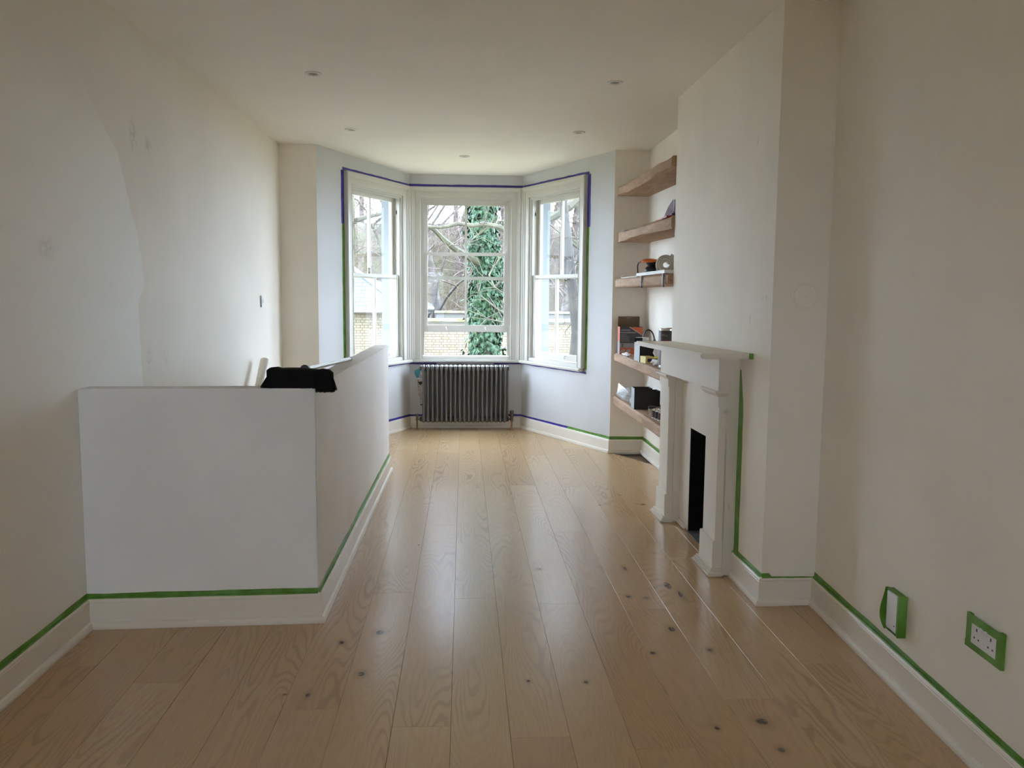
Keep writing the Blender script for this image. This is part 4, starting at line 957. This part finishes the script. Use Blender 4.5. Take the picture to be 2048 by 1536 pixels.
for nm, mb, mt in (('wall', MB().box(PX0, 8, YPp, YPp+.3, GZ, pzT-.07), rendm), ('coping', MB().box(PX0-.04, 8, YPp-.06, YPp+.36, pzT-.07, pzT), copem)):
    o = mb.obj(nm, mt, pp, bevel=.01); o.data.transform(IP)

# ---- trees
def bark(name, a, b):
    m = M(name, a, 0.85); n = NT(m); p = n.pos(); c = n.mix(n.smooth(n.noise(p, 5, 4), .38, .62), (*a, 1), (*b, 1)); n.l.new(c, n.b.inputs['Base Color']); return m
bark_pink = bark('bark_pinkish', (.12, .088, .076), (.07, .05, .042))
bark_dark = bark('bark_dark', (.032, .027, .02), (.018, .015, .012))
bark_grey = bark('bark_pale_grey', (.11, .097, .085), (.06, .05, .04))
bark_moss = bark('bark_mossy', (.075, .073, .042), (.05, .043, .028))
twig_m = bark('twig_tan', (.19, .15, .105), (.10, .073, .05))
def grow(tr, tw, p, d, L, r, lev, rr):
    mb = tr if lev <= 1 else tw
    pts = [p]; rad = [r]; q = Vector(p); dd = Vector(d).normalized(); ns = 5 if lev < 2 else 4
    for i in range(ns):
        dd = (dd + Vector((rr.gauss(0, .16), rr.gauss(0, .16), rr.gauss(0, .10)+.05))).normalized(); q = q+dd*(L/ns); pts.append(q.copy()); rad.append(r*(1-.62*(i+1)/ns))
    mb.tube(pts, rad, 7 if lev == 0 else (5 if lev == 1 else 3), cap=False)
    if lev >= 4: return
    for k in range([8, 6, 5, 5][lev]):
        t = rr.uniform(.3 if lev else .28, 1.0); i = min(ns-1, int(t*ns)); a = pts[i].lerp(pts[i+1], t*ns-i); rb = rad[i]*(.36 if lev == 0 else .5)
        ax = Vector((rr.gauss(0, 1), rr.gauss(0, 1), rr.gauss(0, .6)+.25)).normalized()
        nd = (dd*.55+ax*.85).normalized(); grow(tr, tw, a, nd, L*rr.uniform(.42, .66), max(rb, .011), lev+1, rr)
TREES = [((-6.6, 36), 12, .26, bark_pink), ((-4.3, 39), 13, .24, bark_grey), ((-2.9, 34), 11, .20, bark_pink), ((-1.15, 33.0), 12, .22, bark_grey), ((-.3, 41), 12, .22, bark_pink), ((.9, 37.5), 12, .22, bark_pink),
         ((2.1, 42), 13, .24, bark_pink), ((3.4, 35), 12, .22, bark_grey), ((4.9, 33), 12, .26, bark_moss), ((6.4, 38), 13, .26, bark_pink)]
TL = ['far left bare pinkish tree beyond the outbuilding roof', 'tall pale bare tree behind the outbuilding roof', 'slim bare pinkish tree above the outbuilding roof', 'pale grey tree trunk at the left edge of the middle window', 'distant bare pinkish tree seen through the middle window', 'bare pinkish tree left of the ivy column',
      'distant bare tree behind the ivy column', 'pale bare tree between the middle and right windows', 'mossy bare tree seen through the right window', 'distant bare pinkish tree seen through the right window']
for k, (((x, y), h, r, mt), lb_) in enumerate(zip(TREES, TL)):
    rr = random.Random(100+k); z = bankz(x, y)-.1
    t_ = tag(empty('bare_tree', (x, y, z)), lb_, 'tree', 'bare trees on the bank'); a, b_ = MB(), MB()
    grow(a, b_, Vector((0, 0, 0)), (rr.gauss(0, .05), rr.gauss(0, .05), 1), h, r, 0, rr)
    a.obj('trunk', mt, t_, smooth=True); b_.obj('twigs', bark_pink if mt is not bark_moss else twig_m, t_)
rr0 = random.Random(900); SPOT = ['left', 'middle', 'right']
ORD = ['first', 'second', 'third', 'fourth', 'fifth', 'sixth', 'seventh', 'eighth', 'ninth', 'tenth', 'eleventh', 'twelfth']
for k in range(12):
    x = -8.8+17.6*k/11+rr0.uniform(-.45, .45); y = rr0.uniform(40, 48); rr = random.Random(300+k); z = bankz(x, y)-.1
    t_ = tag(empty('thicket_tree', (x, y, z)), ORD[k]+' twiggy tree from the left in the thicket topping the bank', 'tree', 'thicket at the top of the bank'); a, b_ = MB(), MB()
    grow(a, b_, Vector((0, 0, 0)), (rr.gauss(0, .08), rr.gauss(0, .08), 1), rr.uniform(7, 10), .14, 0, rr)
    a.obj('trunk', bark_pink, t_, smooth=True); b_.obj('twigs', bark_pink, t_)
# undergrowth
rr = random.Random(11); mb = MB()
for i in range(11000):
    x, y = rr.uniform(-12, 12), 32.5+abs(rr.gauss(0, 4.5)); z = bankz(x, y); L = rr.uniform(.6, 2.6); d = Vector((rr.gauss(0, .55), rr.gauss(0, .4), 1)).normalized()
    p0_ = Vector((x, y, z-.05)); bend = Vector((rr.gauss(0, .4), rr.gauss(0, .3), -.15))
    mb.tube([p0_, p0_+d*L*.5, p0_+d*L+bend*L*.5], [.012, .009, .004], 3, cap=False)
tag(mb.obj('undergrowth', twig_m), 'tangled brown undergrowth covering the bank', 'undergrowth', kind='stuff')

# ---- ivy-clad tree
YI = 18.0; pI = atY((968, 600), YI); ivx = pI.x
ivy_m = M('ivy_leaf', (0.03, 0.08, 0.04), 0.5, spec=0.22); n = NT(ivy_m); p = n.pos()
c = n.mix(n.smooth(n.noise(p, 11, 2), .38, .62), (.008, .025, .009, 1), (.024, .055, .025, 1)); c = n.mix(n.smooth(n.noise(p, 23, 1), .62, .7), c, (.05, .075, .018, 1)); n.l.new(c, n.b.inputs['Base Color'])
iv = tag(empty('ivy_tree', (ivx, YI, GZ)), 'tall tree trunk smothered in dark green ivy', 'tree')
rr = random.Random(5); a = MB().tube([(rr.gauss(0, .03), rr.gauss(0, .03), z) for z in np.linspace(-.1, 9.5, 12)], [.26-.016*i for i in range(12)], 10); 
for k in range(9):
    z = 2.5+k*.75; an = rr.uniform(0, 6.28); a.tube([(0, 0, z), (.5*math.cos(an), .5*math.sin(an), z+.35), (1.1*math.cos(an), 1.1*math.sin(an), z+.55)], [.05, .03, .012], 5)
a.obj('trunk', bark_grey, iv, smooth=True)
mb = MB()
for i in range(7600):
    z = rr.uniform(2.0, 9.6); an = rr.uniform(0, 2*PI)
    R0 = .36+.26*noise.noise(Vector((math.cos(an)*1.5, math.sin(an)*1.5, z*.9)))+(.22*max(0, 1-(z-2)/1.9))
    if i % 9 == 0: R0 += rr.uniform(0, .18)
    rad_ = R0*rr.uniform(.72, 1.04); c0 = Vector((rad_*math.cos(an), rad_*math.sin(an), z)); nm = Vector((math.cos(an)+rr.gauss(0, .45), math.sin(an)+rr.gauss(0, .45), rr.gauss(.35, .4))).normalized()
    dn = (Vector((rr.gauss(0, .3), rr.gauss(0, .3), -1))); dn = (dn-nm*dn.dot(nm)).normalized(); sd = nm.cross(dn); s_ = rr.uniform(.035, .068)
    P_ = [c0-dn*s_*.9+nm*s_*.1, c0-dn*s_*.55+sd*s_*.85-nm*s_*.15, c0+dn*s_*.25+sd*s_*.6-nm*s_*.12, c0+dn*s_*1.2-nm*s_*.1, c0+dn*s_*.25-sd*s_*.6-nm*s_*.12, c0-dn*s_*.55-sd*s_*.85-nm*s_*.15, c0+nm*s_*.18]
    mb.add(P_, [(6, 0, 1), (6, 1, 2), (6, 2, 3), (6, 3, 4), (6, 4, 5), (6, 5, 0)])
o = mb.obj('ivy_leaves', ivy_m, iv); o['kind'] = 'stuff'

# ---- near garden trees whose limbs cross the windows (limb paths read from the photograph at the trees' own distance)
def limbs(name, label, base_px, Yd, paths, mat, seed, trunk_r, twig_n=26):
    rr = random.Random(seed); bx = atY(base_px, Yd).x
    t_ = tag(empty(name, (bx, Yd, GZ)), label, 'tree'); off = Vector((bx, Yd, GZ))
    tr = MB(); tw = MB()
    tr.tube([(0, 0, -.1), (rr.gauss(0, .1), 0, 2), (rr.gauss(0, .12), 0, 4.2), (rr.gauss(0, .15), 0, 6.5), (0, 0, 8.5)], [trunk_r, trunk_r*.9, trunk_r*.75, trunk_r*.55, trunk_r*.3], 9)
    for pth, r0, r1, dy in paths:
        dyf = dy if callable(dy) else (lambda t: dy)
        q = [atY(pp_, Yd+dyf(i/(len(pth)-1))+.12*math.sin(i*1.7))-off for i, pp_ in enumerate(pth)]
        tr.tube(q, [r0+(r1-r0)*i/(len(q)-1) for i in range(len(q))], 7)
        for k in range(twig_n//len(paths)+2):
            i = rr.randrange(len(q)-1); a = q[i].lerp(q[i+1], rr.random()); d = Vector((rr.gauss(0, 1), rr.gauss(0, .6), rr.gauss(.2, .9))).normalized(); L = rr.uniform(.25, 1.0)
            b_ = a+d*L*.5+Vector((rr.gauss(0, .05), 0, rr.gauss(0, .05))); tw.tube([a, b_, b_+d*L*.5+Vector((rr.gauss(0, .15), 0, rr.gauss(0, .12)))], [.010, .007, .003], 4, cap=False)
    tr.obj('limbs', mat, t_, smooth=True); tw.obj('twigs', mat, t_)
limbs('garden_tree', 'mossy garden tree whose limbs cross in front of the ivy column', (1045, 600), 15.5,
      [([(1045, 480), (1013, 461), (990, 452), (965, 448), (946, 452), (930, 449), (912, 447), (897, 452), (880, 455), (856, 453)], .055, .026, 0), ([(856, 452), (868, 459), (884, 476), (905, 494), (926, 507), (941, 516), (962, 528)], .035, .085, lambda t: .1+2.3*t),
       ([(985, 452), (1000, 444), (1020, 438)], .03, .015, 0), ([(975, 455), (958, 468), (945, 478), (936, 490)], .022, .008, -.1), ([(1008, 505), (985, 538), (978, 550), (990, 575), (1012, 590)], .018, .012, -.2), ([(1012, 628), (990, 615), (972, 600), (955, 585)], .014, .006, -.2), ([(1013, 645), (975, 638), (965, 630)], .014, .006, -.2),
       ([(1040, 470), (1075, 450), (1110, 432), (1138, 414), (1160, 392), (1180, 360)], .06, .10, .4)], bark_moss, 71, .16, 60)
limbs('garden_tree', 'slender pale garden tree with limbs crossing the left window', (690, 600), 16.0,
      [([(690, 450), (705, 444), (725, 436), (745, 430), (770, 426)], .055, .04, 0), ([(745, 455), (752, 445), (763, 436), (780, 425)], .018, .03, 0), ([(700, 390), (716, 402), (735, 425), (740, 432)], .012, .02, .1), ([(770, 520), (757, 480), (746, 456), (742, 448)], .03, .016, .1), ([(690, 508), (712, 505), (725, 495), (740, 492)], .012, .008, 0)], bark_moss, 72, .12, 30)
limbs('garden_tree', 'dark knotty garden tree trunk seen through the right window', (1139, 600), 14.0,
      [([(1139, 560), (1134, 500), (1132, 470)], .10, .075, 0), ([(1132, 560), (1150, 530), (1160, 515)], .012, .008, -.3), ([(1150, 640), (1165, 600), (1175, 560)], .02, .012, 0)], bark_dark, 73, .13, 20)
# a few bare stems in front of the brick wall
st_ = tag(empty('bare_shrub', (atY((935, 700), 20).x, 20, GZ)), 'sparse bare shrub stems in front of the brick garden wall', 'shrub'); mb = MB(); off = Vector(st_.location)
for pth in ([(868, 716), (858, 703), (850, 697)], [(885, 718), (876, 702), (866, 690)], [(945, 712), (933, 690), (929, 674)], [(942, 714), (925, 704), (910, 690)], [(946, 716), (946, 705), (948, 694)]):
    q = [atY(p_, 20)-off for p_ in pth]; mb.tube([Vector((q[0].x, 0, 0))]+q, [.016, .014, .011, .006], 4, cap=False)
mb.obj('stems', bark_pink, st_)
